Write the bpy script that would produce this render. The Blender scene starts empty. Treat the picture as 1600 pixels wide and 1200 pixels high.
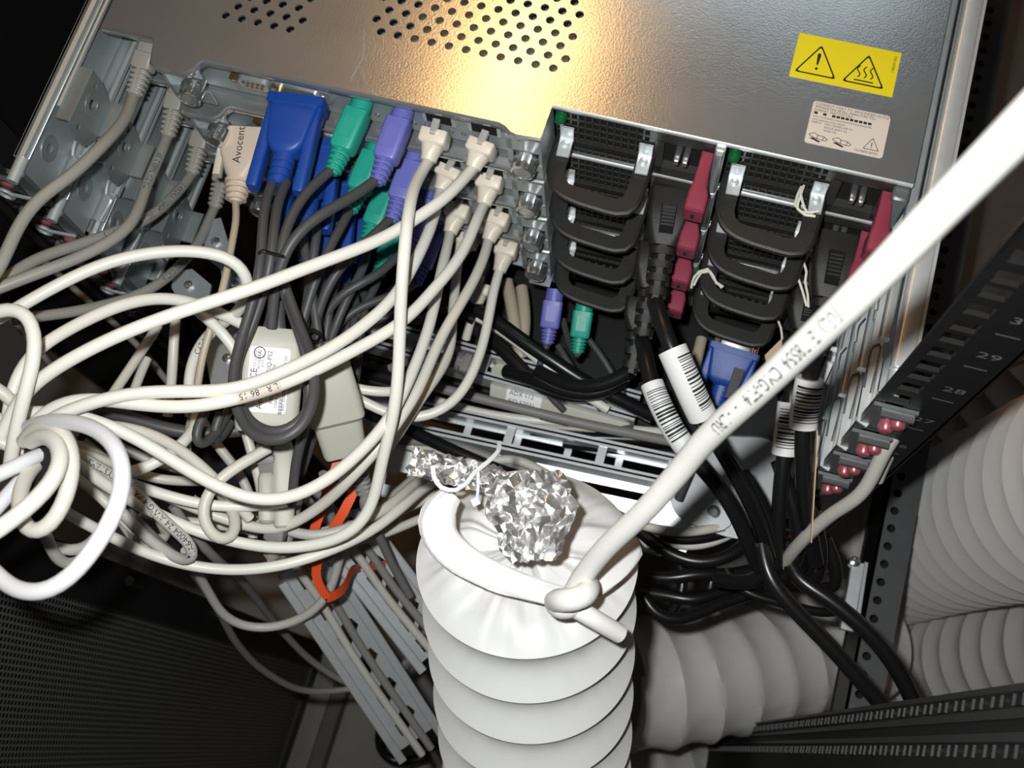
import bpy, bmesh, math, random
from mathutils import Vector as V, Matrix, noise
from mathutils.geometry import tessellate_polygon

random.seed(7)
SC = bpy.context.scene
COL = SC.collection
MM = 0.001
# ------------------------------------------------------------------ camera
# world: x along the servers' rear, y into the rack, z up, in millimetres
# with the rear edge of the top server's lid at the origin.
CAM = V((129.537, -292.538, 489.456))
FPX = 1738.74
RR = V((0.95814591, 0.27896303, -0.06431204))    # image right
RD = V((0.24655163, -0.91825857, -0.30986044))   # image down
RF = V((-0.14549469, 0.28103528, -0.94860449))   # view direction
cd = bpy.data.cameras.new('camera')
cd.sensor_width = 36.0
cd.lens = FPX / 1600 * 36.0
cd.clip_start = 0.01
cd.dof.use_dof = True
cd.dof.focus_distance = 0.56
cd.dof.aperture_fstop = 17.0
cam = bpy.data.objects.new('camera', cd)
COL.objects.link(cam)
cam.matrix_world = Matrix(((RR.x, -RD.x, -RF.x, CAM.x * MM), (RR.y, -RD.y, -RF.y, CAM.y * MM),
                           (RR.z, -RD.z, -RF.z, CAM.z * MM), (0, 0, 0, 1)))
SC.camera = cam
# ------------------------------------------------------------------ light
SC.view_settings.view_transform = 'Standard'
SC.view_settings.look = 'None'
SC.view_settings.gamma = 1.0
SC.view_settings.use_curve_mapping = False
SC.view_settings.exposure = 0.0
w = bpy.data.worlds.new('room')
SC.world = w
w.use_nodes = True
w.node_tree.nodes['Background'].inputs[0].default_value = (0.98, 0.92, 0.86, 1)
w.node_tree.nodes['Background'].inputs[1].default_value = 0.022


def light(name, kind, loc, energy, color, **kw):
    d = bpy.data.lights.new(name, kind)
    d.energy = energy
    d.color = color
    for k, v in kw.items():
        setattr(d, k, v)
    o = bpy.data.objects.new(name, d)
    COL.objects.link(o)
    o.location = loc
    return o


# the camera's own flash, up and to the left of the lens
fl = CAM * MM - RR * 0.022 - RD * 0.022
fo = light('camera_flash', 'SPOT', fl, 15.5, (0.985, 1.0, 0.99), shadow_soft_size=0.006, spot_size=math.radians(98), spot_blend=1.0)
fo.rotation_euler = (RF + RR * 0.03 + RD * 0.02).to_track_quat('-Z', 'Y').to_euler()
# warm ceiling bulb and a cool tube further along the room
WARM = (-0.32, 0.88, 1.35)
lw = light('ceiling_bulb', 'AREA', WARM, 3.6, (1.0, 0.55, 0.20), shape='ELLIPSE', size=0.16, size_y=0.6)
lc = light('ceiling_tube', 'AREA', (0.09, 1.34, 1.45), 1.0, (0.72, 0.88, 1.0), shape='RECTANGLE', size=0.6, size_y=0.2)
# ------------------------------------------------------------------ helpers


def ray(px, py):
    return RR * ((px - 800) / FPX) + RD * ((py - 600) / FPX) + RF


def P(px, py, z):
    """point of the sight line through a photo pixel at height z"""
    d = ray(px, py)
    return CAM + d * ((z - CAM.z) / d.z)


def PX(px, py, x):
    d = ray(px, py)
    return CAM + d * ((x - CAM.x) / d.x)


def PY(px, py, y):
    d = ray(px, py)
    return CAM + d * ((y - CAM.y) / d.y)


def PD(px, py, dist):
    return CAM + ray(px, py) * dist


def lerp(a, b, t):
    return a + (b - a) * t


def spline(pts, step=5.0):
    """Catmull-Rom through the points, resampled"""
    n = len(pts)
    if n < 3:
        out = []
        k = max(2, int((pts[1] - pts[0]).length / step))
        return [lerp(pts[0], pts[1], i / k) for i in range(k + 1)]
    out = []
    for i in range(n - 1):
        p0 = pts[i - 1] if i > 0 else pts[0] * 2 - pts[1]
        p1, p2 = pts[i], pts[i + 1]
        p3 = pts[i + 2] if i + 2 < n else pts[-1] * 2 - pts[-2]
        t0 = 0
        t1 = t0 + max((p1 - p0).length, 1e-3) ** .5
        t2 = t1 + max((p2 - p1).length, 1e-3) ** .5
        t3 = t2 + max((p3 - p2).length, 1e-3) ** .5
        k = max(1, int((p2 - p1).length / step))
        for j in range(k):
            t = t1 + (t2 - t1) * j / k
            a1 = p0 * ((t1 - t) / (t1 - t0)) + p1 * ((t - t0) / (t1 - t0))
            a2 = p1 * ((t2 - t) / (t2 - t1)) + p2 * ((t - t1) / (t2 - t1))
            a3 = p2 * ((t3 - t) / (t3 - t2)) + p3 * ((t - t2) / (t3 - t2))
            b1 = a1 * ((t2 - t) / (t2 - t0)) + a2 * ((t - t0) / (t2 - t0))
            b2 = a2 * ((t3 - t) / (t3 - t1)) + a3 * ((t - t1) / (t3 - t1))
            out.append(b1 * ((t2 - t) / (t2 - t1)) + b2 * ((t - t1) / (t2 - t1)))
    out.append(pts[-1].copy())
    return out


def relax(path, it=10):
    """round off corners of a sampled path, ends kept"""
    p = list(path)
    for _ in range(it):
        q = p[:]
        for i in range(1, len(p) - 1):
            q[i] = p[i] * .4 + (p[i - 1] + p[i + 1]) * .3
        p = q
    return p


def frames(path, up0=None):
    """parallel-transported (tangent, u, v) along a path"""
    fr = []
    n = len(path)
    up = up0 or V((0, 0, 1))
    u = None
    for i in range(n):
        t = (path[min(i + 1, n - 1)] - path[max(i - 1, 0)]).normalized()
        if u is None:
            u = up - t * up.dot(t)
            if u.length < 1e-3:
                u = V((1, 0, 0)) - t * t.x
        else:
            u = u - t * u.dot(t)
        u.normalize()
        fr.append((t, u, t.cross(u)))
    return fr


def frame(S, E, up=V((0, 0, 1))):
    """local frame: origin S, z towards E, y up, x right"""
    a = (E - S).normalized()
    r = up.cross(a)
    if r.length < 1e-4:
        r = V((1, 0, 0))
    r.normalize()
    u = a.cross(r)
    return Matrix(((r.x, u.x, a.x, S.x), (r.y, u.y, a.y, S.y), (r.z, u.z, a.z, S.z), (0, 0, 0, 1)))


def rrect(w, h, r, n=3):
    r = min(r, w / 2 - 1e-3, h / 2 - 1e-3)
    pts = []
    for cx, cy, a0 in ((w / 2 - r, h / 2 - r, 0), (-w / 2 + r, h / 2 - r, 90), (-w / 2 + r, -h / 2 + r, 180), (w / 2 - r, -h / 2 + r, 270)):
        for k in range(n + 1):
            a = math.radians(a0 + 90 * k / n)
            pts.append((cx + r * math.cos(a), cy + r * math.sin(a)))
    return pts


WORLD = {}


class MB:
    """collects shapes (mm, world axes) and links them as one mesh object"""

    def __init__(self):
        self.v = []
        self.f = []

    def add(self, vs, fs, M=None):
        o = len(self.v)
        self.v += [(M @ V(p)) if M is not None else V(p) for p in vs]
        self.f += [tuple(i + o for i in f) for f in fs]
        return self

    def box(self, x0, x1, y0, y1, z0, z1, M=None, c=0.0):
        if c > 0:
            return self.loft([(z0, x1 - x0 - 2 * c, y1 - y0 - 2 * c, c), (z0 + c, x1 - x0, y1 - y0, c), (z1 - c, x1 - x0, y1 - y0, c), (z1, x1 - x0 - 2 * c, y1 - y0 - 2 * c, c)],
                             (M if M is not None else Matrix()) @ Matrix.Translation(((x0 + x1) / 2, (y0 + y1) / 2, 0)), n=1)
        vs = [(x, y, z) for z in (z0, z1) for y in (y0, y1) for x in (x0, x1)]
        return self.add(vs, [(0, 2, 3, 1), (4, 5, 7, 6), (0, 1, 5, 4), (2, 6, 7, 3), (0, 4, 6, 2), (1, 3, 7, 5)], M)

    def rings(self, rs, cap=True, M=None):
        n = len(rs[0])
        vs = [p for r in rs for p in r]
        fs = []
        for i in range(len(rs) - 1):
            for k in range(n):
                a, b = i * n + k, i * n + (k + 1) % n
                fs.append((a, b, b + n, a + n))
        if cap:
            fs.append(tuple(range(n))[::-1])
            fs.append(tuple(range((len(rs) - 1) * n, len(rs) * n)))
        return self.add(vs, fs, M)

    def loft(self, secs, M=None, n=3):
        """secs: (dist, width, height, corner radius[, offx, offy]) along local z"""
        rs = []
        for s in secs:
            d, w_, h_, r = s[:4]
            ox, oy = (s[4], s[5]) if len(s) > 4 else (0, 0)
            rs.append([(x + ox, y + oy, d) for x, y in rrect(max(w_, .05), max(h_, .05), max(r, .01), n)])
        return self.rings(rs, True, M)

    def lathe(self, prof, M=None, n=16):
        """prof: (dist, radius) along local z"""
        return self.rings([[(r * math.cos(6.28318 * k / n), r * math.sin(6.28318 * k / n), d) for k in range(n)] for d, r in prof], True, M)

    def cyl(self, a, b, r, r2=None, n=12):
        return self.lathe([(0, r), ((b - a).length, r if r2 is None else r2)], frame(a, b), n)

    def tube(self, path, r, n=10, up=None, cap=True):
        fr = frames(path, up)
        rs = []
        for i, p in enumerate(path):
            t, u, v_ = fr[i]
            rad = r(i / (len(path) - 1)) if callable(r) else r
            rs.append([p + (u * math.cos(6.28318 * k / n) + v_ * math.sin(6.28318 * k / n)) * rad for k in range(n)])
        return self.rings(rs, cap)

    def ribbon(self, path, w_, t_, up=None):
        """flat strap: width w_ across, thickness t_, up = face normal hint"""
        fr = frames(path, up)
        rs = []
        for i, p in enumerate(path):
            t, u, v_ = fr[i]
            rs.append([p + v_ * (w_ / 2) * sx + u * (t_ / 2) * sy for sx, sy in ((1, 1), (-1, 1), (-1, -1), (1, -1))])
        return self.rings(rs)

    def bar(self, a, b, w_, h_, up=V((0, 0, 1)), c=0.4):
        return self.loft([(0, w_, h_, c), ((b - a).length, w_, h_, c)], frame(a, b, up), 1)

    def plate(self, outline, holes, t0, t1, M=None):
        """flat plate with holes: 2-D outline in local xy, thick from t0 to t1"""
        loops = [list(outline)] + [list(h) for h in holes]
        tris = tessellate_polygon([[V((x, y, 0)) for x, y in l] for l in loops])
        flat = [p for l in loops for p in l]
        n = len(flat)
        vs = [(x, y, t0) for x, y in flat] + [(x, y, t1) for x, y in flat]
        fs = []
        for a, b, c in tris:
            ax, ay = flat[a]
            bx, by = flat[b]
            cx, cy = flat[c]
            if (bx - ax) * (cy - ay) - (by - ay) * (cx - ax) < 0:
                b, c = c, b
            fs.append((a + n, b + n, c + n))
            fs.append((a, c, b))
        o = 0
        for l in loops:
            m = len(l)
            for k in range(m):
                a, b = o + k, o + (k + 1) % m
                fs.append((a, b, b + n, a + n))
            o += m
        return self.add(vs, fs, M)

    def build(self, name, mat, parent=None, smooth=35, origin=None):
        if parent is not None:
            org = WORLD[parent.name]
        elif origin is not None:
            org = V(origin)
        else:
            xs = [p.x for p in self.v]
            ys = [p.y for p in self.v]
            zs = [p.z for p in self.v]
            org = V(((min(xs) + max(xs)) / 2, (min(ys) + max(ys)) / 2, min(zs)))
        me = bpy.data.meshes.new(name)
        me.from_pydata([tuple((p - org) * MM) for p in self.v], [], self.f)
        bm = bmesh.new()
        bm.from_mesh(me)
        if len(self.v) > 6000:
            bmesh.ops.remove_doubles(bm, verts=bm.verts, dist=2e-5)
        bmesh.ops.recalc_face_normals(bm, faces=bm.faces)
        bm.to_mesh(me)
        bm.free()
        if smooth:
            me.polygons.foreach_set('use_smooth', [True] * len(me.polygons))
            me.set_sharp_from_angle(angle=math.radians(smooth))
        me.materials.append(MAT[mat])
        o = bpy.data.objects.new(name, me)
        COL.objects.link(o)
        if parent is not None:
            o.parent = parent
        else:
            o.location = org * MM
        WORLD[o.name] = org
        return o


def tag(o, label=None, cat=None, group=None, kind=None):
    if label:
        o['label'] = label
    if cat:
        o['category'] = cat
    if group:
        o['group'] = group
    if kind:
        o['kind'] = kind
    return o


def thing(name, label, cat, at, group=None):
    o = bpy.data.objects.new(name, None)
    o.empty_display_size = 0.01
    COL.objects.link(o)
    o.location = V(at) * MM
    WORLD[o.name] = V(at)
    return tag(o, label, cat, group)


def copy_tree(o, parent=None):
    c = o.copy()
    COL.objects.link(c)
    if parent is not None:
        c.parent = parent
    WORLD[c.name] = WORLD[o.name].copy()
    for ch in list(o.children):
        copy_tree(ch, c)
    return c


TXT = {}


def text_mesh(s, size):
    """flat letters: (verts 2-D, faces, width), baseline at 0, left at 0"""
    key = s
    if key not in TXT:
        c = bpy.data.curves.new('txt', 'FONT')
        c.body = s
        c.size = 1.0
        c.resolution_u = 2
        o = bpy.data.objects.new('txt', c)
        COL.objects.link(o)
        dg = bpy.context.evaluated_depsgraph_get()
        me = bpy.data.meshes.new_from_object(o.evaluated_get(dg))
        vs = [(v.co.x, v.co.y) for v in me.vertices]
        fs = [tuple(p.vertices) for p in me.polygons]
        bpy.data.objects.remove(o)
        bpy.data.curves.remove(c)
        bpy.data.meshes.remove(me)
        TXT[key] = (vs, fs, max([v[0] for v in vs] or [0]))
    vs, fs, wd = TXT[key]
    return [(x * size, y * size) for x, y in vs], fs, wd * size


def print_on(mb, s, size, M, center=False, sx=1.0):
    """print letters into mb on the local xy plane of M (slightly proud)"""
    vs, fs, wd = text_mesh(s, size)
    ox = -wd * sx / 2 if center else 0
    mb.add([(x * sx + ox, y, 0) for x, y in vs], fs, M)
    return wd * sx


def cable_print(mb, path, r, s, size, s0, toward=None, flip=False):
    """letters wrapped on the camera-facing side of a cable, from arc length s0"""
    vs, fs, wd = text_mesh(s, size)
    acc = [0]
    for i in range(1, len(path)):
        acc.append(acc[-1] + (path[i] - path[i - 1]).length)
    eye = toward or CAM
    out = []
    for x, y in vs:
        x_ = (wd - x) if flip else x
        y_ = (size * .36 - y) if flip else (y - size * .36)
        d = min(max(s0 + x_, 0), acc[-1] - 1e-3)
        i = 0
        while acc[i + 1] < d:
            i += 1
        t = (d - acc[i]) / (acc[i + 1] - acc[i])
        p = lerp(path[i], path[i + 1], t)
        tg = (path[min(i + 2, len(path) - 1)] - path[max(i - 1, 0)]).normalized()
        e = (eye - p)
        e = (e - tg * e.dot(tg)).normalized()
        sd = e.cross(tg) * -1
        a = y_ / r
        out.append(p + (e * math.cos(a) + sd * math.sin(a) * -1) * (r + .12))
    mb.add(out, fs)


# ------------------------------------------------------------------ materials
MAT = {}


def mat(name, col, rough=.5, metal=0.0, var=0.0, vscale=60, bump=0.0, bscale=400, spec=.5, aniso=None, emit=None, sub=0.0, coat=0.0):
    m = bpy.data.materials.new(name)
    m.use_nodes = True
    nt = m.node_tree
    b = nt.nodes['Principled BSDF']
    b.inputs['Base Color'].default_value = (*col, 1)
    b.inputs['Roughness'].default_value = rough
    b.inputs['Metallic'].default_value = metal
    b.inputs['Specular IOR Level'].default_value = spec
    if coat:
        b.inputs['Coat Weight'].default_value = coat
    if sub:
        b.inputs['Subsurface Weight'].default_value = sub
        b.inputs['Subsurface Radius'].default_value = (.004, .004, .003)
    if emit:
        b.inputs['Emission Color'].default_value = (*emit[0], 1)
        b.inputs['Emission Strength'].default_value = emit[1]
    tc = nt.nodes.new('ShaderNodeTexCoord')
    if var:
        n = nt.nodes.new('ShaderNodeTexNoise')
        n.inputs['Scale'].default_value = vscale
        n.inputs['Detail'].default_value = 5
        nt.links.new(tc.outputs['Object'], n.inputs['Vector'])
        mx = nt.nodes.new('ShaderNodeMix')
        mx.data_type = 'RGBA'
        nt.links.new(n.outputs['Fac'], mx.inputs['Factor'])
        mx.inputs[6].default_value = (*[max(0, c * (1 - var)) for c in col], 1)
        mx.inputs[7].default_value = (*[min(1, c * (1 + var)) for c in col], 1)
        nt.links.new(mx.outputs[2], b.inputs['Base Color'])
    if bump:
        n2 = nt.nodes.new('ShaderNodeTexNoise')
        n2.inputs['Scale'].default_value = bscale
        n2.inputs['Detail'].default_value = 3
        nt.links.new(tc.outputs['Object'], n2.inputs['Vector'])
        bp = nt.nodes.new('ShaderNodeBump')
        bp.inputs['Strength'].default_value = bump
        bp.inputs['Distance'].default_value = .001
        nt.links.new(n2.outputs['Fac'], bp.inputs['Height'])
        nt.links.new(bp.outputs['Normal'], b.inputs['Normal'])
    MAT[name] = m
    return m


mat('lid_steel', (.50, .51, .51), .205, .80, .10, 35, .04, 900)
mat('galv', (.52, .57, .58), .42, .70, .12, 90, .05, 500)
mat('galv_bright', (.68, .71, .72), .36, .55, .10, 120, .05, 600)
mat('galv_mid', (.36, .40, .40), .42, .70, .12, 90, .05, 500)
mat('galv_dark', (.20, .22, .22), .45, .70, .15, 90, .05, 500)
mat('io_panel', (.46, .50, .50), .40, .65, .12, 120, .1, 900)
mat('chrome', (.82, .82, .82), .22, .95)
mat('black_plastic', (.014, .013, .012), .42, 0, .2, 200, .25, 2500)
mat('black_gloss', (.010, .010, .011), .22)
mat('psu_grille', (.05, .048, .047), .38, .3, 0, 1)
mat('dark_hole', (.004, .004, .004), .8)  # near-black stand-in for the shade inside holes and openings
mat('black_steel', (.016, .016, .017), .42, .2, .15, 80, .15, 1500)
mat('post_steel', (.05, .05, .051), .5, .2, .15, 80, .15, 1500)
mat('grey_steel', (.10, .10, .105), .5, .3, .15, 150, .3, 1800)
mat('latch_red', (.23, .028, .055), .42, 0, .08, 80, .1, 2000)
mat('led_green', (.005, .10, .03), .15, 0, spec=.8)
mat('vga_blue', (.010, .055, .30), .38, 0, .06, 60, .15, 2500)
mat('ps2_green', (.015, .33, .24), .42, 0, .05, 60, .1, 2500)
mat('ps2_purple', (.135, .145, .46), .42, 0, .05, 60, .1, 2500)
mat('plug_beige', (.66, .59, .49), .42, 0, .05, 60)
mat('plug_pink', (.62, .50, .40), .45, 0, .06, 60)
mat('clear_tab', (.50, .48, .45), .18, .3)
mat('white_cable', (.74, .725, .66), .36, 0, .06, 18)
mat('cool_cable', (.70, .70, .72), .36, 0, .05, 18)
mat('cream_cable', (.63, .605, .54), .40, 0, .08, 18)
mat('worn_cable', (.50, .485, .445), .45, 0, .12, 30, .15, 600)
mat('beige_cable', (.47, .41, .31), .42, 0, .06, 18)
mat('grey_cable', (.30, .29, .26), .42, 0, .06, 18)
mat('dull_cable', (.23, .22, .21), .5, 0, .1, 18)
mat('dark_cable', (.062, .062, .064), .48, 0, .08, 18)
mat('black_cable', (.008, .008, .009), .30, 0)
mat('adapter_shell', (.46, .455, .39), .45, 0, .03, 40, .1, 2500)
mat('grey_boot', (.22, .21, .20), .5)
mat('label_white', (.80, .80, .80), .5)
mat('label_cream', (.66, .58, .50), .5)
mat('label_yellow', (.80, .66, .010), .4)
mat('ink', (.012, .012, .014), .6)
mat('ink_blue', (.03, .04, .12), .6)
mat('ink_grey', (.16, .15, .14), .6)
mat('paint_white', (.16, .17, .19), .6)
mat('foil', (.92, .92, .92), .24, .92, 0, 1, .25, 500)
mat('vinyl', (.67, .67, .665), .38, 0, .02, 20, .04, 200, sub=.0)
mat('vinyl_dull', (.74, .725, .70), .32, 0, .04, 20, .06, 150)
mat('cord_white', (.70, .69, .655), .45, 0, .06, 25, .1, 700)
mat('orange_strap', (.75, .085, .02), .5)
mat('pink_screw', (.50, .14, .17), .28, .5)
mat('zip_tie', (.70, .72, .74), .35)
mat('string', (.72, .70, .60), .8)
mat('tan_paper', (.70, .50, .34), .6)
mat('velcro', (.006, .006, .006), .9, 0, 0, 1, 1.0, 3000)
mat('floor_tile', (.24, .235, .22), .55, 0, .12, 30, .1, 300)
mat('brown_wall', (.30, .19, .12), .6, 0, .15, 12)
mat('cabinet_black', (.011, .011, .012), .5, 0, .2, 60)
mat('gold', (.40, .30, .14), .3, .9)
mat('copper', (.55, .20, .10), .35, .6)


def perforated_mat():
    m = bpy.data.materials.new('perforated')
    m.use_nodes = True
    nt = m.node_tree
    b = nt.nodes['Principled BSDF']
    b.inputs['Roughness'].default_value = .45
    tc = nt.nodes.new('ShaderNodeTexCoord')
    mp = nt.nodes.new('ShaderNodeMapping')
    mp.inputs['Rotation'].default_value = (0, math.radians(90), 0)
    mp.inputs['Scale'].default_value = (1, 1, 1)
    nt.links.new(tc.outputs['Object'], mp.inputs['Vector'])
    br = nt.nodes.new('ShaderNodeTexBrick')
    br.offset = .5
    br.inputs['Color1'].default_value = (.002, .002, .002, 1)
    br.inputs['Color2'].default_value = (.002, .002, .002, 1)
    br.inputs['Mortar'].default_value = (.13, .13, .125, 1)
    br.inputs['Scale'].default_value = 1.0
    br.inputs['Mortar Size'].default_value = .0011
    br.inputs['Mortar Smooth'].default_value = .3
    br.inputs['Brick Width'].default_value = .0052
    br.inputs['Row Height'].default_value = .0046
    nt.links.new(mp.outputs['Vector'], br.inputs['Vector'])
    nt.links.new(br.outputs['Color'], b.inputs['Base Color'])
    bp = nt.nodes.new('ShaderNodeBump')
    bp.inputs['Strength'].default_value = .6
    bp.inputs['Distance'].default_value = .001
    nt.links.new(br.outputs['Fac'], bp.inputs['Height'])
    bp.invert = True
    nt.links.new(bp.outputs['Normal'], b.inputs['Normal'])
    MAT['perforated'] = m


perforated_mat()
U = 44.45
CEN = V((0, 0, 0))
# ================================================================== setting
FLOOR = -1150.0
b = MB().box(-900, 1300, -1100, 1600, FLOOR - 20, FLOOR)
tag(b.build('floor', 'floor_tile', smooth=0), 'grey floor under the rack', kind='structure')
# cabinet shell: dark side panel on the left, far wall, brown wall to the right
tag(MB().box(-420, -412, -100, 1500, FLOOR, 700).build('wall_left', 'cabinet_black', smooth=0), 'black cabinet side panel', kind='structure')
tag(MB().box(-900, 1300, 1590, 1600, FLOOR, 1400).build('wall_back', 'cabinet_black', smooth=0), 'dark far wall', kind='structure')
tag(MB().box(700, 712, -600, 1590, FLOOR, 900).build('wall_right', 'brown_wall', smooth=0), 'brown wall to the right of the rack', kind='structure')

# open rear door, perforated, hanging in a vertical plane on the left
XD = -268.0
dt = thing('perforated_door', 'black perforated steel rack door standing open at the lower left', 'door', (XD, -600, FLOOR + 40))
MB().box(XD - 2, XD, -960, -296, FLOOR + 62, 60).build('mesh_sheet', 'perforated', dt, smooth=0)
fm = MB()
fm.box(XD - 14, XD + 6, -985, -278, FLOOR + 40, FLOOR + 64, c=1.5)
fm.build('bottom_frame', 'black_steel', dt)
MB().box(XD - 14, XD + 5, -298, -262, FLOOR + 40, 60, c=1.5).build('hinge_frame', 'black_steel', dt)
MB().box(XD - 14, XD + 5, -985, -958, FLOOR + 40, 60, c=1.5).build('outer_frame', 'black_steel', dt)
for z in (-650, -420):
    MB().cyl(V((XD + 8, -272, z)), V((XD + 8, -272, z + 24)), 4).build('hinge_pin', 'black_steel', dt)
# grey plinth bar beside the door foot
tag(MB().box(XD + 30, XD + 52, -900, -100, FLOOR, FLOOR + 26, c=2).build('floor_bar', 'grey_steel'), 'grey steel bar on the floor beside the perforated door', 'bar')
# black cross members below the door top
cm = MB()
for z, y in ((-330, -205), (-380, -175)):
    cm.box(-330, -60, y - 14, y, z - 20, z, c=1)
cm2 = thing('cross_member', 'black steel cross member with small square holes above the perforated door', 'beam', (-200, -200, -400))
ol = [(-330, -420), (-70, -420), (-70, -360), (-330, -360)]
hs = [[(x, -400), (x + 7, -400), (x + 7, -390), (x, -390)] for x in range(-320, -80, 16)]
M = Matrix(((1, 0, 0, 0), (0, 0, 1, -190), (0, 1, 0, 0), (0, 0, 0, 1)))
MB().plate(ol, hs, 0, 3, M).build('web', 'black_steel', cm2)
MB().box(-330, -70, -190, -160, -363, -360).build('flange', 'black_steel', cm2)

# ---------------------------------------------------------------- rack posts


def eia(z0, z1):
    out = []
    k = math.floor(z0 / U)
    while k * U < z1:
        for d in (6.35, 22.225, 38.1):
            z = k * U + d
            if z0 < z < z1:
                out.append(z)
        k += 1
    return out


def post(name, label, y, x0, x1, hx, z0, z1, xo, depth):
    t = thing(name, label, 'rack post', ((x0 + x1) / 2, y, z0))
    M = Matrix(((1, 0, 0, 0), (0, 0, 1, y), (0, 1, 0, 0), (0, 0, 0, 1)))
    hs = [[(hx - 4.8, z - 4.8), (hx + 4.8, z - 4.8), (hx + 4.8, z + 4.8), (hx - 4.8, z + 4.8)] for z in eia(z0 + 5, z1 - 8)]
    MB().plate([(x0, z0), (x1, z0), (x1, z1), (x0, z1)], hs, 0, 2.2, M).build('face_flange', 'black_steel', t)
    MB().box(xo - 1, xo + 1, y, y + depth, z0, z1).build('side_flange', 'black_steel', t)
    return t


rp = post('rack_post', 'black rear rack post with square holes and painted unit numbers beside the right rails', -111, 216, 250, 225, -420, 330, 250, 40)
for s, z in (('26', -60), ('27', -16), ('28', 29), ('29', 72), ('30', 108), ('25', -105)):
    M = Matrix.Translation((240.5, -111.35, z)) @ Matrix(((1, 0, 0, 0), (0, 0, -1, 0), (0, 1, 0, 0), (0, 0, 0, 1)))
    nb = MB()
    print_on(nb, s, 8, M, True, 1.2)
    nb.build('unit_number', 'paint_white', rp, smooth=0)
    MB().box(-5, 4, 0, 0.6, 0, .05, M @ Matrix.Translation((0, -12, 0))).build('unit_tick', 'paint_white', rp, smooth=0)
lp = post('rack_post', 'black rear rack post with square holes beside the left rails', -104, -268, -232, -250, -1100, 330, -268, 40)
fr_ = post('rack_post', 'black front rack post far down the right side of the rack', 640, 216, 250, 225, -1100, 60, 250, 40)
# nearest post, bottom right, two rows of square holes
np_ = thing('rack_post', 'black double-flanged rack post with two rows of square holes at bottom right', 'rack post', (275, -250, FLOOR))
M = Matrix(((0, 0, 1, 270), (1, 0, 0, 0), (0, 1, 0, 0), (0, 0, 0, 1)))
zz = [FLOOR + 20 + k * 22.2 for k in range(70)]


def row(y, hy):
    return [[(y - hy, z - 4.8), (y + hy, z - 4.8), (y + hy, z + 4.8), (y - hy, z + 4.8)] for z in zz] + [[(y + .9 * math.cos(a), z + 11.1 + 1.8 * math.sin(a)) for a in (0, 1.57, 3.14, 4.71)] for z in zz[:-1]]


MB().plate([(-241, FLOOR), (-228.5, FLOOR), (-228.5, 420), (-241, 420)], row(-234.2, 2.2), 1.4, 2.6, M).build('face_flange', 'post_steel', np_)
MB().plate([(-285, FLOOR), (-246, FLOOR), (-246, 420), (-285, 420)], row(-252.5, 2.4), 1.4, 2.6, M).build('face_flange', 'post_steel', np_)
MB().box(272, 320, -229.5, -228.5, FLOOR, 420).build('side_flange', 'black_steel', np_)
MB().box(273.2, 280, -284, -230, FLOOR, 420).build('web', 'dark_hole', np_)  # added near-black sheet: paints the shade seen through the square holes
# side brace with round holes, running front to back
sb = thing('side_brace', 'grey steel side brace with a line of round holes running front to back', 'beam', (336, 200, -460))
hl = []
yy = -270.0
while yy < 560:
    hl.append([(327.5 + 3.6 * math.cos(a * .5236), yy + 3.6 * math.sin(a * .5236)) for a in range(12)])
    yy += 15.45
MB().plate([(319, -280), (346, -280), (346, 570), (319, 570)], hl, -453, -450).build('top_flange', 'grey_steel', sb)
MB().box(319, 321, -280, 570, -500, -450).build('side_flange', 'black_steel', sb)
MB().box(319, 346, -280, 570, -512, -508).build('bottom_flange', 'dark_hole', sb)
# ================================================================== servers
OUT = [(-213, -12), (-182.4, -11.3), (-178.5, -26), (-176, -27.4), (-159, -27.2), (-155.5, -24.5), (-154, -20), (-151.5, -17.6),
       (9.4, -16.2), (13, -17.5), (17, -20.2), (20, -20.8), (32.2, -20), (33.0, 0), (213, -.5), (213, 560), (-213, 560)]


def circle(x, y, r, n=10):
    return [(x + r * math.cos(6.28318 * k / n), y + r * math.sin(6.28318 * k / n)) for k in range(n)]


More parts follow.
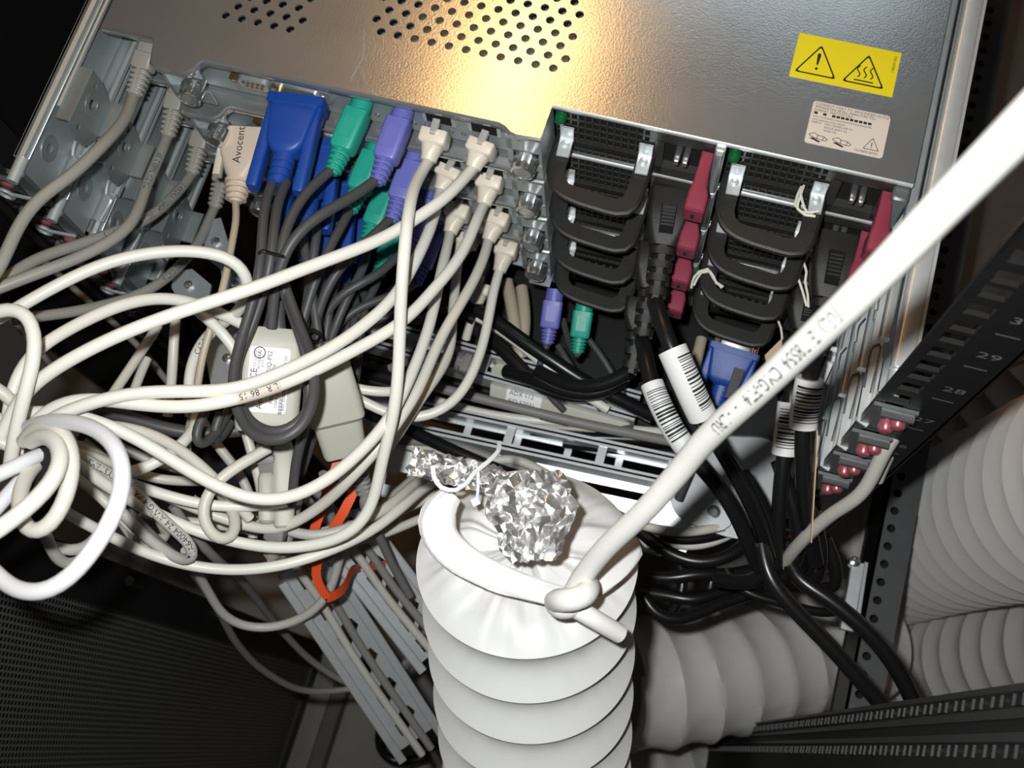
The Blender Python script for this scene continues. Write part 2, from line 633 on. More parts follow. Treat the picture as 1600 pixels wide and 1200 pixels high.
def build_psu(t, x0, first):
    """power supply: x0 = left side; parts under the server"""
    g = MB()
    W = 84.0
    # face frame
    y0 = .6
    g.box(x0, x0 + W, y0 + 1, 200, -43.9, -42.9)
    g.box(x0, x0 + 1, y0, 200, -42, -2.4)
    g.box(x0 + W - 1, x0 + W, y0, 200, -42, -2.4)
    g.box(x0 + 54, x0 + W, y0 + 4, y0 + 5, -42, -2.4)
    g.box(x0, x0 + 53.5, y0, y0 + 3, -5.5, -2.6)
    g.box(x0, x0 + 53.5, y0, y0 + 3, -43.9, -41.6)
    g.box(x0, x0 + 1.2, y0, y0 + 3, -41, -5)
    g.box(x0 + 50.5, x0 + 54, y0, y0 + 3, -42, -3)
    # inlet surround
    g.box(x0 + 54, x0 + W, y0 - 1.5, y0 + 4, -11, -3)
    g.box(x0 + 54, x0 + 58.5, y0 - 1.5, y0 + 4, -42, -10)
    g.box(x0 + 78.5, x0 + W, y0 - 1.5, y0 + 4, -42, -10)
    g.box(x0 + 54, x0 + W, y0 - 1.5, y0 + 4, -43.9, -36)
    p = g.build('power_supply', 'psu_grille', t, smooth=0)
    gr = MB()
    for k in range(14):
        xx = x0 + .8 + k * 3.85
        gr.box(xx, xx + 1.0, y0 + .2, y0 + .8, -42, -5)
    for k in range(7):
        z = -5.0 - k * 6.1
        gr.box(x0 + 1, x0 + 51, y0 + .2, y0 + .8, z - 1.3, z)
    gr.build('grille', 'psu_grille', p, smooth=0)
    MB().box(x0 + 1, x0 + 53, y0 + 3.4, y0 + 4, -43, -3).build('grille_shade_backing', 'dark_hole', p, smooth=0)  # near-black sheet that paints the shade behind the grille holes
    MB().box(x0 + 58, x0 + 79, y0 + 3, y0 + 3.8, -37, -10).build('inlet_recess', 'dark_hole', p, smooth=0)
    for dx in (66, 70.5):
        MB().loft([(0, 3, 5, .4), (7.5, 3, 5, .4), (8.5, 2.2, 4, .3)], frame(V((x0 + dx, y0 + 3, -22)), V((x0 + dx, y0 - 8, -22)))).build('inlet_pin', 'chrome', p)
    MB().lathe([(0, 3.2), (3, 3.2), (5, 2.4), (6, .8)], frame(V((x0 + 4.2, y0 + .5, -9.5)), V((x0 + 4.2, y0 - 8, -9.5))), 14).build('status_led', 'led_green', p)
    # clips
    for cx in (x0 + 7.5, x0 + 49.5):
        c = MB()
        c.loft([(0, 7.5, 1.2, .3), (11, 7.5, 1.2, .3)], frame(V((cx, -1.0, -17)), V((cx, -2.2, -28)), V((0, -1, 0))), 1)
        c.loft([(0, 7.5, 1.2, .3), (11, 6.8, 1.2, .3)], frame(V((cx, -2.0, -26)), V((cx + .5, -15, -26.5))), 1)
        c.lathe([(0, 2.4), (1.2, 2.2), (1.6, 1)], frame(V((cx, -6, -25.8)), V((cx, -6.2, -20))), 10)
        c.build('handle_clip', 'galv_bright', p)
    # rounded loop handle, tilted slightly
    o = [(1, 0), (1, -16), (2.2, -22.5), (6, -29), (11, -32.6), (18, -34.6), (30, -35.9), (42, -36.2), (46.8, -34.6), (49.8, -30.5), (51, -23), (51.5, -8), (51.5, 0)]
    i_ = [(9.5, -2), (9.5, -20), (10.8, -24.2), (14, -26.6), (24, -27.8), (39.5, -28.8), (42.4, -27.2), (43.6, -23), (44, -2)]
    o = [(x0 + 1.5 + x, y) for x, y in o]
    i_ = [(x0 + 1.5 + x, y) for x, y in i_]
    h = MB()
    h.plate(o, [i_], -32, -28.2)
    rim = [V((x, y, -30.1)) for x, y in o]
    h.tube(spline(rim, 3), 1.9, 8)
    h.build('handle', 'black_plastic', p)
    # maroon release latch
    lx = x0 + 81
    l = MB()
    l.loft([(0, 6.2, 10, .8, 0, 0), (8, 6.2, 10, .8, .2, 0), (18, 7.6, 11.5, 1.2, .6, -.7), (23, 10.4, 13.5, 1.4, 1.2, -1.7), (31, 10.6, 13.5, 1.4, 1.4, -2.6), (32, 9.4, 11.5, 1.4, 1.4, -2.8)],
           frame(V((lx, -2, -14)), V((lx - 1.0, -36, -15.5))))
    lt = l.build('release_latch', 'latch_red', p)
    MB().box(lx - .6, lx + 1.0, -34.4, -33.8, -20, -16).build('latch_mark', 'ink', lt, smooth=0)
    return p


def build_server(label):
    t = thing('rack_server', label, 'server', (0, 200, -43))
    # chassis walls
    c = MB()
    ins = [(-212, 3), (-181, 2), (-177, -8), (-150, -8), (14, -7.5), (17, -12), (30.5, -12), (31.5, 5), (118, 5), (212, 5), (212, 556), (-212, 556)]
    pts = [(x, y) for x, y in ins]
    c.plate(pts, [], -43, -41.8)
    for (ax, ay), (bx, by) in zip(pts, pts[1:]):
        if ay > 4 and by > 4 and ax < 200 and by < 100:
            continue
        c.bar(V((ax, ay, -22)), V((bx, by, -22)), 1.2, 39, c=.1)
    c.build('chassis', 'galv', t, smooth=0)
    # lid with vent holes and a rolled rear lip
    hs = []
    for j in range(12):
        for i in range(12):
            x = -65.8 + i * 9.33 - (4.67 if j % 2 else 0)
            if x < 33:
                hs.append(circle(x, 20.5 + j * 6.85, 2.35, 9))
    for j in range(4):
        for i in range(5):
            hs.append(circle(-150 + i * 9.2 + (4.6 if j % 2 else 0), 10.5 + j * 6.85, 2.3, 9))
    l = MB()
    l.plate(OUT, hs, -1.2, 0)
    lip = [V((x, y, -1.7)) for x, y in OUT[:14]]
    l.tube(lip[:13], 1.7, 8)
    for a, bb in zip(OUT[:12], OUT[1:13]):
        l.bar(V((a[0], a[1], -3.6)), V((bb[0], bb[1], -3.6)), 1.1, 4.2, c=.1)
    l.build('lid', 'lid_steel', t, smooth=40)
    MB().bar(V((33, 0, -1.6)), V((213, -.5, -1.6)), 1.6, 2.4).build('lid_edge_trim', 'galv_bright', t)
    # I/O panel
    io = MB()
    io.box(-149, 13, -9.2, -8.4, -40, -3)
    for k in range(26):
        x = -92 + k * 3.9
        io.box(x, x + 2.6, -10.2, -9.2, -7.6, -6.2)
    io.build('rear_panel', 'io_panel', t, smooth=0)
    sl = MB()
    for k in range(26):
        x = -92 + k * 3.9
        sl.box(x, x + 2.6, -10.0, -9.1, -10.2, -8.6)
    for k in range(9):
        x = -64 + k * 7
        sl.plate(circle(x, -33, 1.5, 8), [circle(x, -33, 1.0, 8)], 0, .25, Matrix(((1, 0, 0, 0), (0, 0, 1, -9.5), (0, 1, 0, 0), (0, 0, 0, 1))))
    sl.build('panel_vents', 'galv_dark', t, smooth=0)
    # serial port, video port, network ports
    M = frame(V((-131, -9, -21)), V((-131, -20, -21)))
    s = MB().loft([(0, 31, 11, 1), (1, 31, 11, 1)], M).loft([(1, 18, 9.5, 3), (6, 17, 8.5, 3)], M)
    s = s.build('serial_port', 'galv', t)
    q = MB()
    for k in range(5):
        q.lathe([(6, 1.1), (6.6, .9)], M @ Matrix.Translation((-5.6 + k * 2.8, 1.4, 0)), 6)
    for k in range(4):
        q.lathe([(6, 1.1), (6.6, .9)], M @ Matrix.Translation((-4.2 + k * 2.8, -1.6, 0)), 6)
    q.build('socket_pins', 'gold', s)
    for dx in (-12.6, 12.6):
        MB().lathe([(1, 2.6), (5, 2.6), (5.4, 1.6)], M @ Matrix.Translation((dx, 0, 0)), 6).build('jack_screw', 'gold', s)
    MB().loft([(0, 31, 11, 1), (4, 31, 11, 1)], frame(V((-103, -9, -21)), V((-103, -20, -21)))).build('video_port', 'galv', t)
    for x in (-26.5, -1.5):
        n_ = MB().box(x - 9, x + 9, -11.5, -9, -24, -9.5).build('network_port', 'galv_bright', t, smooth=0)
        MB().box(x - 6.8, x + 6.8, -12.0, -11.2, -22.5, -11).build('port_opening', 'dark_hole', n_, smooth=0)
        MB().box(x + 4.2, x + 6.4, -12.4, -11.8, -13.5, -11.5).build('port_light', 'copper', n_, smooth=0)
    n_ = MB().box(-203, -181, -1, 2.5, -24, -4).build('network_port', 'galv', t, smooth=0)
    MB().box(-199, -185, -1.6, -1, -22, -6).build('port_opening', 'dark_hole', n_, smooth=0)
    cl = MB()
    for k in range(7):
        cl.tube(spline([V((-206 + k * 3, -1, -5 - k % 3 * 4)), V((-204 + k * 3, -4, -8 - k % 2 * 3)), V((-202 + k * 2.6, -2, -14))], 2), .5, 5)
    cl.build('grounding_spring', 'chrome', t)
    # thumbscrews on their brackets
    for x, y, zc, nm in ((24.5, -21, -20.5, 0), (-159.5, -25, -15.5, 1)):
        M = frame(V((x, y, zc)), V((x, y - 10, zc + .6)))
        k_ = MB()
        prof = [(0, 4), (1, 6.2), (2, 6.7), (9, 6.7), (10, 6.2), (10.3, 5.0), (9.8, 4.6), (9.8, .5)]
        n = 36
        rs = []
        for d, r in prof:
            rs.append([((r - (.35 if (kk % 2 and 1.5 < d < 9.5) else 0)) * math.cos(6.28318 * kk / n), (r - (.35 if (kk % 2 and 1.5 < d < 9.5) else 0)) * math.sin(6.28318 * kk / n), d) for kk in range(n)])
        k_.rings(rs, True, M)
        k_.lathe([(-4, 5.2), (0, 5.2), (.6, 4.2)], M, 16)
        k_.build('thumbscrew', 'chrome', t, smooth=25)
    br = MB()
    br.box(14, 32, -21.2, -20, -15, -2)
    br.box(14, 32, -21.2, -20, -33, -27)
    br.box(14, 17, -21.2, -20, -30, -5)
    br.box(31, 32.4, -21, 4, -40, -2)
    br.bar(V((31.5, -20, -20)), V((31.5, 4, -20)), 1, 36)
    br.build('thumbscrew_bracket', 'galv', t, smooth=0)
    br = MB()
    br.box(-178, -153, -24.6, -23.6, -9, -2)
    br.box(-178, -153, -24.6, -23.6, -34, -22)
    br.box(-178, -176, -24.6, 0, -34, -2)
    br.build('thumbscrew_bracket', 'galv', t, smooth=0)
    build_psu(t, 33.0, True)
    build_psu(t, 122.8, False)
    dv = MB().box(117.2, 122.4, -4, 6, -42, -2.2, c=.6)
    dv.lathe([(0, 1.8), (38, 1.8)], frame(V((119.8, -5, -41)), V((119.8, -5, -2))), 10)
    dv.build('divider_post', 'galv', t)
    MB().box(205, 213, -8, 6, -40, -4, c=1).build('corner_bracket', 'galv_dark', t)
    st = MB()
    for k in range(10):
        st.box(40 + k * 1.0, 41, 0, 1, -2, -1)
    return t


SERVERS = []
s1 = build_server('top rack server with a large bare steel lid carrying the yellow warning label')
SERVERS.append(s1)
for k, lb in enumerate(['second rack server from the top, directly under the server with the yellow label',
                        'third rack server from the top of the stack of four',
                        'lowest of the four stacked rack servers, above the purple and green plugs']):
    c = copy_tree(s1)
    c.location.z -= (k + 1) * U * MM
    c['label'] = lb
    SERVERS.append(c)
for s in SERVERS:
    s['group'] = 'stacked one-unit rack servers'
# ---- stickers on the top lid
wl = MB().box(143.3, 194.5, 44.2, 70.2, .0, .25).build('warning_label', 'label_yellow', s1, smooth=0)
wl['label'] = 'yellow warning label with two black triangle symbols'
wk = MB()


def tri_outline(mb, cx, cy, s, z, t=.9):
    v = [(cx, cy + s * .62), (cx + s * .6, cy - s * .42), (cx - s * .6, cy - s * .42)]
    pts = []
    for k in range(3):
        a, b_, c_ = V(v[k - 1]), V(v[k]), V(v[(k + 1) % 3])
        p, q = b_ + (a - b_).normalized() * s * .1, b_ + (c_ - b_).normalized() * s * .1
        pts += [p, b_ * .55 + (p + q) * .225, q]
    m = V((cx, cy - s * .07))
    inn = [m + (p - m) * (1 - t / (s * .42)) for p in pts]
    mb.plate([(p.x, p.y) for p in pts], [[(p.x, p.y) for p in inn]], z, z + .06)


tri_outline(wk, 155.5, 54.8, 17.5, .26)
tri_outline(wk, 179.3, 54.8, 17.5, .26)
wk.plate([(154.6, 59.5), (154.9, 60.3), (155.5, 60.6), (156.1, 60.3), (156.4, 59.5), (155.9, 53.6), (155.1, 53.6)], [], .26, .32)
wk.plate(circle(155.5, 51.4, .75, 10), [], .26, .32)
for k in range(3):
    pth = [V((176 + k * 3.2 + .9 * math.sin(j * .95), 51.6 + j * .95, .3)) for j in range(8)]
    wk.ribbon(pth, .6, .06, V((0, 0, 1)))
wk.box(174.5, 184, 49.4, 50.1, .26, .32)
print_on(wk, '198037-002', 2.0, Matrix.Translation((192.8, 58.0, .3)) @ Matrix.Rotation(math.pi / 2, 4, 'Z'))
wk.build('warning_symbols', 'ink', wl, smooth=0)
rl = MB().plate([(x + 177, y + 21.3) for x, y in rrect(38, 24, 1.5)], [], 0, .22).build('rating_label', 'label_cream', s1, smooth=0)
rl['label'] = 'cream rating label with fine print and plug drawings'
rk = MB()
for k, (s, sz) in enumerate([('CONNECT ONLY TO GROUNDED OUTLET', 1.9), ('APPARATEN SKALL ANSLUTAS TILL', 1.9), ('JORDAT NATTUTTAG', 1.9), (None, 0), ('Laite on liitettava suojamaadoituskoskettimilla', 1.55),
                             ('varustettuun pistorasiaan', 1.6), ('INPUT   100-120/200-240 V~', 1.7), ('8/4.5A (8/4.5 A)', 1.7), ('50/60 Hz', 1.7)]):
    y = 31.3 - k * 1.75
    if s is None:
        for j in range(13):
            if j not in (1, 3):
                rk.box(159.5 + j * 2.2, 161.2 + j * 2.2, y, y + 1.3, .23, .26)
        continue
    print_on(rk, s, sz, Matrix.Translation((159.3 + (6.5 if k > 6 else 0), y, .25)))
print_on(rk, '101080018703', 1.9, Matrix.Translation((182, 10.4, .25)))
tri_outline(rk, 189.8, 15.4, 6.6, .23, .35)
rk.box(189.6, 190.0, 14.6, 16.8, .23, .28)
rk.box(189.6, 190.0, 13.6, 14.1, .23, .28)
for ox in (159.5, 171):
    for a, b_ in (((0, 3), (2.5, 4.2)), ((2.5, 4.2), (4.2, 3.2)), ((4.2, 3.2), (7.5, 3.0)), ((7.5, 3.0), (9.2, 1.8)), ((9.2, 1.8), (8, .8)), ((8, .8), (4, 1.2)), ((4, 1.2), (.5, 2.2)), ((.5, 2.2), (0, 3)), ((4.2, 3.2), (4, 1.2)), ((7.5, 3), (6.8, .9))):
        rk.bar(V((ox + a[0], 11.3 + a[1], .26)), V((ox + b_[0], 11.3 + b_[1], .26)), .32, .06)
    rk.plate([(ox + .5, 12.2), (ox + 5.5, 10.6), (ox + 6, 11.3), (ox + 2, 12.8)], [], .23, .28)
rk.build('label_print', 'ink', rl, smooth=0)
MB().tube(spline([V((-72, -10, .1)), V((-70, 4, .1)), V((-73, 14, .1)), V((-74, 18, .1))], 4), .22, 5).build('scratch', 'galv_bright', s1)

# ---------------------------------------------------------------- lower servers
lo = thing('rack_server', 'dark lower server under the stack, with the purple and green plugs in it', 'server', (0, 200, -222))
MB().box(-213, 213, 6, 556, -222, -181).build('chassis', 'black_steel', lo, smooth=0)
MB().box(18, 32, -24, 6, -181.5, -180).box(-6, 18, -14, 6, -182, -180.5).build('mounting_ear', 'galv', lo)
MB().box(-100, 205, 3, 7, -186, -182).box(-100, 205, 3, 7, -222, -219).build('rear_frame', 'black_gloss', lo)
g = MB()
for k in range(60):
    g.box(-95 + k * 5, -93 + k * 5, 2.5, 6, -216, -190)
g.build('vent_bars', 'psu_grille', lo, smooth=0)
MB().box(24, 40, -14, 6, -196, -184, c=1).build('port_block', 'ps2_purple', lo)
for k, (z, d) in enumerate(((-268, 40), (-318, -60), (-363, -64), (-408, -60), (-490, -40), (-600, -20))):  # added boxes, black and deep enough to darken the gap over the lit floor
    q = thing('rack_server', ['black server chassis deep in the rack, just under the cable arms', 'black server chassis second below the cable arms', 'black server chassis third below the cable arms',
                              'black server chassis fourth below the cable arms', 'black server chassis low in the dark rack', 'black server chassis lowest in the dark rack'][k], 'server', (0, 200, z - 42))
    MB().box(-213, 213, d, 560, z - 42, z, c=1.5).build('chassis', 'black_steel', q)
    MB().box(-180, 180, d - 1.5, d + 1, z - 30, z - 12).build('vent_panel', 'psu_grille', q)
# ================================================================== slide rails
LRL = ['top-left galvanised slide rail beside the top server', 'second galvanised slide rail from the top on the left side',
       'third galvanised slide rail from the top on the left side', 'lowest of the four left galvanised slide rails, just above the white cable']
proto = None


def left_rail():
    t = thing('slide_rail', LRL[0], 'rail', (-225, 0, -44))
    o = MB()
    o.box(-231, -229.6, -94, 500, -42, -4)
    o.box(-231, -222, -94, 500, -5.2, -4, c=.3)
    o.tube([V((-226, -94, -4.2)), V((-226, 500, -4.2))], 3.0, 8)
    o.tube([V((-221, -60, -6.6)), V((-221, 500, -6.6))], 1.6, 8)
    o.tube([V((-219, -70, -42)), V((-219, 500, -42))], 2.6, 8)
    o.box(-231, -219, -88, 500, -43, -41.8)
    o.build('outer_channel', 'galv', t)
    MB().lathe([(0, 3.2), (14, 3.2)], frame(V((-226, -94, -5)), V((-226, -108, -5))), 12).build('end_nub', 'galv_bright', t)
    # inner member with holes
    M = Matrix(((0, 0, 1, -227.5), (1, 0, 0, 0), (0, 1, 0, 0), (0, 0, 0, 1)))
    MB().plate([(-104, -40), (-98, -10), (500, -10), (500, -40)], [circle(-78, -22, 3.0, 12)] + [circle(y, -24, 2.2, 10) for y in (-36, 20, 60)], 0, 1.2, M).build('inner_web', 'galv', t)
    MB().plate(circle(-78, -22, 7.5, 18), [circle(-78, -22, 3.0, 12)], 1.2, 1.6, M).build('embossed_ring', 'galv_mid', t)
    MB().tube(spline([V((-220, -88, -39)), V((-219, -74, -39)), V((-219, -74, -32)), V((-220, -60, -31)), V((-220, -58, -39))], 3), 1.0, 6).build('spring_wire', 'galv_bright', t)
    # bent bracket with three holes
    M = Matrix(((0, 0, 1, -214), (1, 0, 0, 0), (0, 1, 0, 0), (0, 0, 0, 1)))
    bk = MB().plate([(-66, -8), (-70.5, -20), (-69, -30), (-60, -36), (-40, -36), (-36, -30), (-34, -20), (-34, -8)],
                    [circle(-48, -20, 3.1, 14), circle(-39, -16, 1.9, 10), circle(-64, -17, 1.9, 10)], 0, 1.4, M)
    bk.loft([(0, 1.4, 8, .2), (32, 1.4, 8, .2)], frame(V((-217, -34, -8)), V((-217, -66, -8)), V((1, 0, 0))), 1)
    bk.box(-214, -205, -58, -36, -37.4, -36)
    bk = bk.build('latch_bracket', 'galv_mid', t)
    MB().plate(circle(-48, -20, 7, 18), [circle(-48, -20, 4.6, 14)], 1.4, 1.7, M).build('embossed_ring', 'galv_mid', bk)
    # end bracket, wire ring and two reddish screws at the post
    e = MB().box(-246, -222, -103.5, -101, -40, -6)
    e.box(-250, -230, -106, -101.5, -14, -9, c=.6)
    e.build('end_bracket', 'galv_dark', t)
    MB().tube([V((-244 + 4 * math.cos(a * .4488), -106, -30 + 5 * math.sin(a * .4488))) for a in range(15)], 1.1, 6).build('wire_ring', 'galv_bright', t)
    MB().bar(V((-240, -106, -29)), V((-226, -104, -33)), 2, 2).build('ring_rod', 'galv', t)
    for z in (-16, -38):
        MB().lathe([(0, 3.8), (1.5, 3.8), (3.0, 2.6), (3.6, .6)], frame(V((-236 if z > -30 else -232, -104, z)), V((-236 if z > -30 else -232, -115, z))), 12).build('screw', 'pink_screw', t)
    return t


for k in range(4):
    if k == 0:
        proto = left_rail()
        r = proto
    else:
        r = copy_tree(proto)
        r.location.z -= k * U * MM
    r['label'] = LRL[k]
    r['group'] = 'left slide rails'
RRL = ['top-right galvanised slide rail beside the yellow label', 'second galvanised slide rail from the top on the right side',
       'third galvanised slide rail from the top on the right side', 'lowest of the four galvanised slide rails on the right side']


def right_rail():
    t = thing('slide_rail', RRL[0], 'rail', (222, 0, -44))
    o = MB()
    o.box(229.6, 231, -92, 560, -42, -4)
    o.box(221, 231, -92, 560, -42, -41)
    o.loft([(0, 10.5, 7, 2.2), (652, 10.5, 7, 2.2)], frame(V((225.2, -92, -7)), V((225.2, 560, -7))))
    o.build('outer_channel', 'galv_bright', t)
    MB().lathe([(0, 3.6), (13, 3.6), (13.2, 2.8), (9, 2.6)], frame(V((223.9, -92, -10)), V((223.9, -106, -11))), 14).build('end_nub', 'galv_bright', t)
    MB().loft([(0, 5.0, 6, 1.2), (640, 5.0, 6, 1.2)], frame(V((216.4, -76, -15)), V((216.4, 560, -15)))).build('inner_channel', 'galv', t)
    MB().box(213.2, 220, -58, 560, -40, -34, c=.6).build('lower_channel', 'galv_bright', t)
    b_ = MB()
    b_.plate([(213.2, -50), (214.5, -113), (219.5, -115), (223, -106), (221.5, -96), (219.5, -92), (219.5, -50)], [], -33, -31.6)
    b_.box(218.6, 219.8, -110, -60, -36, -26)
    b_.build('end_tongue', 'galv_bright', t)
    MB().tube(spline([V((214.5, -96, -30.8)), V((214.8, -74, -30.8)), V((217.6, -72, -30.8)), V((217.8, -98, -30.8))], 4), .45, 6).build('latch_wire', 'galv_dark', t)
    MB().tube(spline([V((211.5, -58, -24)), V((210.5, -50, -20)), V((212.5, -46, -18))], 3), .8, 6).build('spring_wire', 'galv', t)
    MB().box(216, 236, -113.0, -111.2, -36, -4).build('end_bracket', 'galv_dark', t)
    c = MB().lathe([(0, 1.9), (15, 1.9)], frame(V((220, -115, -7)), V((236, -115, -7))), 10)
    c.box(220, 235, -114.6, -112.6, -10, -6)
    c.build('cage_clip', 'chrome', t)
    for x, z in ((230.0, -15), (226.5, -23)):
        MB().lathe([(0, 3.7), (3.5, 3.7), (5.0, 2.8), (5.8, .6)], frame(V((x, -113, z)), V((x, -125, z))), 12).build('screw', 'pink_screw', t)
    return t


for k in range(4):
    if k == 0:
        proto = right_rail()
        r = proto
    else:
        r = copy_tree(proto)
        r.location.z -= k * U * MM
    r['label'] = RRL[k]
    r['group'] = 'right slide rails'
for k in range(3):
    r = copy_tree(proto)
    r.location.z -= (5 + k * 1.2) * U * MM
    r['label'] = ['galvanised slide rail just below the four right rails', 'galvanised slide rail second below the four right rails', 'galvanised slide rail third below the four right rails'][k]
    r['group'] = 'right slide rails'

# ================================================================== cable management arms


def slot(cx, cy, w_, h_):
    return [(cx - w_ / 2, cy - h_ / 2), (cx + w_ / 2, cy - h_ / 2), (cx + w_ / 2, cy + h_ / 2), (cx - w_ / 2, cy + h_ / 2)]


def arm(label, A, B, side, wd, ht, nslots, m='galv_bright'):
    """U channel from A to B (its near top edge); side = direction of the channel floor"""
    a = (B - A).normalized()
    s = side.normalized()
    up = V((0, 0, 1))
    L = (B - A).length
    t = thing('cable_carrier', label, 'bracket', (A + B) / 2 - up * ht)
    M = Matrix(((a.x, s.x, 0, A.x), (a.y, s.y, 0, A.y), (a.z, s.z, 1, A.z), (0, 0, 0, 1)))
    hs = [slot((k + .5) * L / nslots, wd / 2, L / nslots * .86, wd * .72) for k in range(nslots)]
    MB().plate([(0, 0), (L, 0), (L, wd), (0, wd)], hs, -ht, -ht + 1.4, M).build('channel_floor', m, t, smooth=0)
    for off in (0, wd):
        q = MB().box(0, L, off - .7, off + .7, -ht, 0, M)
        q.box(0, L, off - 2.6, off + 2.6, -1.4, 0, M)
        q.build('side_wall', m, t, smooth=0)
    for k in range(3):
        x = L * (k + .6) / 3.4
        MB().box(x, x + 6, 0, wd, -2.2, -.8, M).build('bridge', m, t, smooth=0)
    return t


arm('long galvanised cable arm nearest the servers, with orange-tinted top edge', P(535, 522, -235), P(992, 652, -235), V((0, 1, 0)), 16, 26, 5)
a2 = arm('galvanised cable arm with bright slots, in front of the grey and black cables', P(560, 648, -255), P(1045, 752, -255), V((0, 1, 0)), 17, 26, 6)
a3 = thing('cable_carrier', 'flat slotted galvanised arm plate gleaming white behind the duct top', 'bracket', P(900, 760, -300))
A = P(600, 700, -290)
B = P(1080, 800, -290)
ax = (B - A).normalized()
sx = V((-ax.y, ax.x, 0)) * -1
tl = math.radians(12.5)
sx = V((sx.x * math.cos(tl), sx.y * math.cos(tl), -math.sin(tl)))
nz = sx.cross(ax)
nz = -nz if nz.z < 0 else nz
M = Matrix(((ax.x, sx.x, nz.x, A.x), (ax.y, sx.y, nz.y, A.y), (ax.z, sx.z, nz.z, A.z), (0, 0, 0, 1)))
L = (B - A).length
MB().plate([(0, -14), (L, -14), (L + 8, 4), (L, 34), (0, 34)], [slot(L * .16, 20, 60, 11), slot(L * .40, 20, 40, 11), slot(L * .64, 14, 50, 9), slot(L * .66, 28, 44, 7), slot(L * .3, -4, 70, 7), slot(L * .72, -3, 60, 6)], 0, 1.5, M).build('slotted_plate', 'galv_bright', a3, smooth=0)
MB().box(0, L, 33, 34.5, -14, 1.5, M).build('edge_flange', 'galv', a3, smooth=0)
# pivot plates at the right end
pv = thing('pivot_plate', 'rounded galvanised pivot plate with a hollow rivet, right end of the cable arms', 'bracket', P(1115, 790, -262))
c0 = P(1108, 790, -258)


def blob(pts, z0, z1, mb, holes=()):
    q = spline([V((p.x, p.y, 0)) for p in pts] + [V((pts[0].x, pts[0].y, 0))], 4)[:-1]
    return mb.plate([(p.x, p.y) for p in q], holes, z0, z1)


z = -258
ps = [P(x, y, z) for x, y in ((1040, 745), (1100, 715), (1140, 745), (1152, 800), (1130, 828), (1090, 822), (1055, 800))]
hp = P(1115, 800, z)
blob(ps, z - 1.5, z, MB(), [circle(hp.x, hp.y, 3.2, 12)]).build('plate', 'galv_bright', pv)
MB().lathe([(-4, 4.6), (.9, 4.6), (1.2, 3.6), (.6, 3.0), (-3, 2.8)], Matrix.Translation(hp), 18).build('rivet', 'galv_dark', pv)
pw = thing('pivot_plate', 'larger galvanised pivot plate lying under the power cords', 'bracket', P(1170, 780, -272))
z = -272
ps = [P(x, y, z) for x, y in ((1075, 690), (1140, 682), (1205, 690), (1222, 720), (1212, 790), (1195, 832), (1165, 842), (1110, 830), (1060, 800))]
blob(ps, z - 1.5, z, MB()).build('plate', 'galv_bright', pw)
MB().tube([p + V((0, 0, -1)) for p in spline(ps[1:6], 4)], 1.4, 6).build('rolled_edge', 'galv', pw)
hp = P(1165, 775, z)
MB().plate(circle(hp.x, hp.y, 9, 20), [circle(hp.x, hp.y, 7.8, 20)], z, z + .8).build('embossed_ring', 'galv', pw)
# lower-left arms hanging towards the floor
ARMPATHS = []
for lab, pa, pb, za, zb, wd in (('slotted galvanised cable arm hanging down left of the white duct, lower one', (508, 868), (690, 1148), -265, -370, 17),
                                ('slotted galvanised cable arm hanging down left of the white duct, upper one', (566, 800), (720, 1000), -250, -310, 20)):
    A, B = P(*pa, za), P(*pb, zb)
    a = (B - A).normalized()
    rt = (a.cross(ray(600, 950))).normalized() * -1
    nrm = rt.cross(a)
    if nrm.z < 0:
        nrm = -nrm
    L = (B - A).length
    t = thing('cable_carrier', lab, 'bracket', B)
    M = Matrix(((a.x, rt.x, nrm.x, A.x), (a.y, rt.y, nrm.y, A.y), (a.z, rt.z, nrm.z, A.z), (0, 0, 0, 1)))
    wid = 34
    hs = []
    for k in range(6):
        x = L * (k + .5) / 6
        hs.append([(x - 14, 9), (x - 6, 7), (x + 5, 20), (x + 6, 25), (x - 6, 25), (x - 14, 16)])
    MB().plate([(0, 0), (L, 0), (L, wid), (0, wid)], hs, -16, -14.5, M).build('channel_floor', 'galv_bright', t, smooth=0)
    for off in (0, wid):
        MB().box(0, L, off - .8, off + .8, -16, 0, M).loft([(0, 6.5, 2.6, 1.2), (L, 6.5, 2.6, 1.2)], M @ Matrix.Translation((0, off, -.6)) @ Matrix(((0, 0, 1, 0), (1, 0, 0, 0), (0, 1, 0, 0), (0, 0, 0, 1)))).build('side_wall', 'galv_bright', t)
    for off, mm in ((12, 'dull_cable'), (20, 'worn_cable')):
        ARMPATHS.append(([M @ V((-30, off + 4, -4)), M @ V((20, off, -9)), M @ V((L * .5, off + 2, -10)), M @ V((L + 10, off, -9))], mm))
# galvanised brackets at far left under the rails
for k, (pts, z, lab) in enumerate(((((322, 345), (345, 340), (360, 390), (345, 420), (318, 400)), -150, 'small galvanised bracket plate with a bright screw below the beige plug'),
                                   (((270, 425), (300, 420), (330, 445), (325, 470), (280, 470), (268, 450)), -160, 'galvanised bracket plate half hidden under the arched white cable'),
                                   (((318, 540), (375, 500), (382, 560), (372, 600), (330, 605)), -170, 'galvanised bracket plate beside the labelled adapter'),
                                   (((345, 420), (375, 415), (395, 450), (380, 475), (350, 470)), -165, 'dull galvanised hinge bracket behind the beige cable'))):
    t = thing('bracket_plate', lab, 'bracket', P(*pts[0], z))
    ps = [P(x, y, z) for x, y in pts]
    MB().plate([(p.x, p.y) for p in ps], [], z - 2, z).build('plate', 'galv', t, smooth=0)
    cc = sum(ps, V()) / len(ps)
    MB().lathe([(0, 3.2), (2, 3.0), (2.6, 1.5)], Matrix.Translation((cc.x, cc.y, z)), 10).build('screw', 'chrome', t)
# ================================================================== plugs


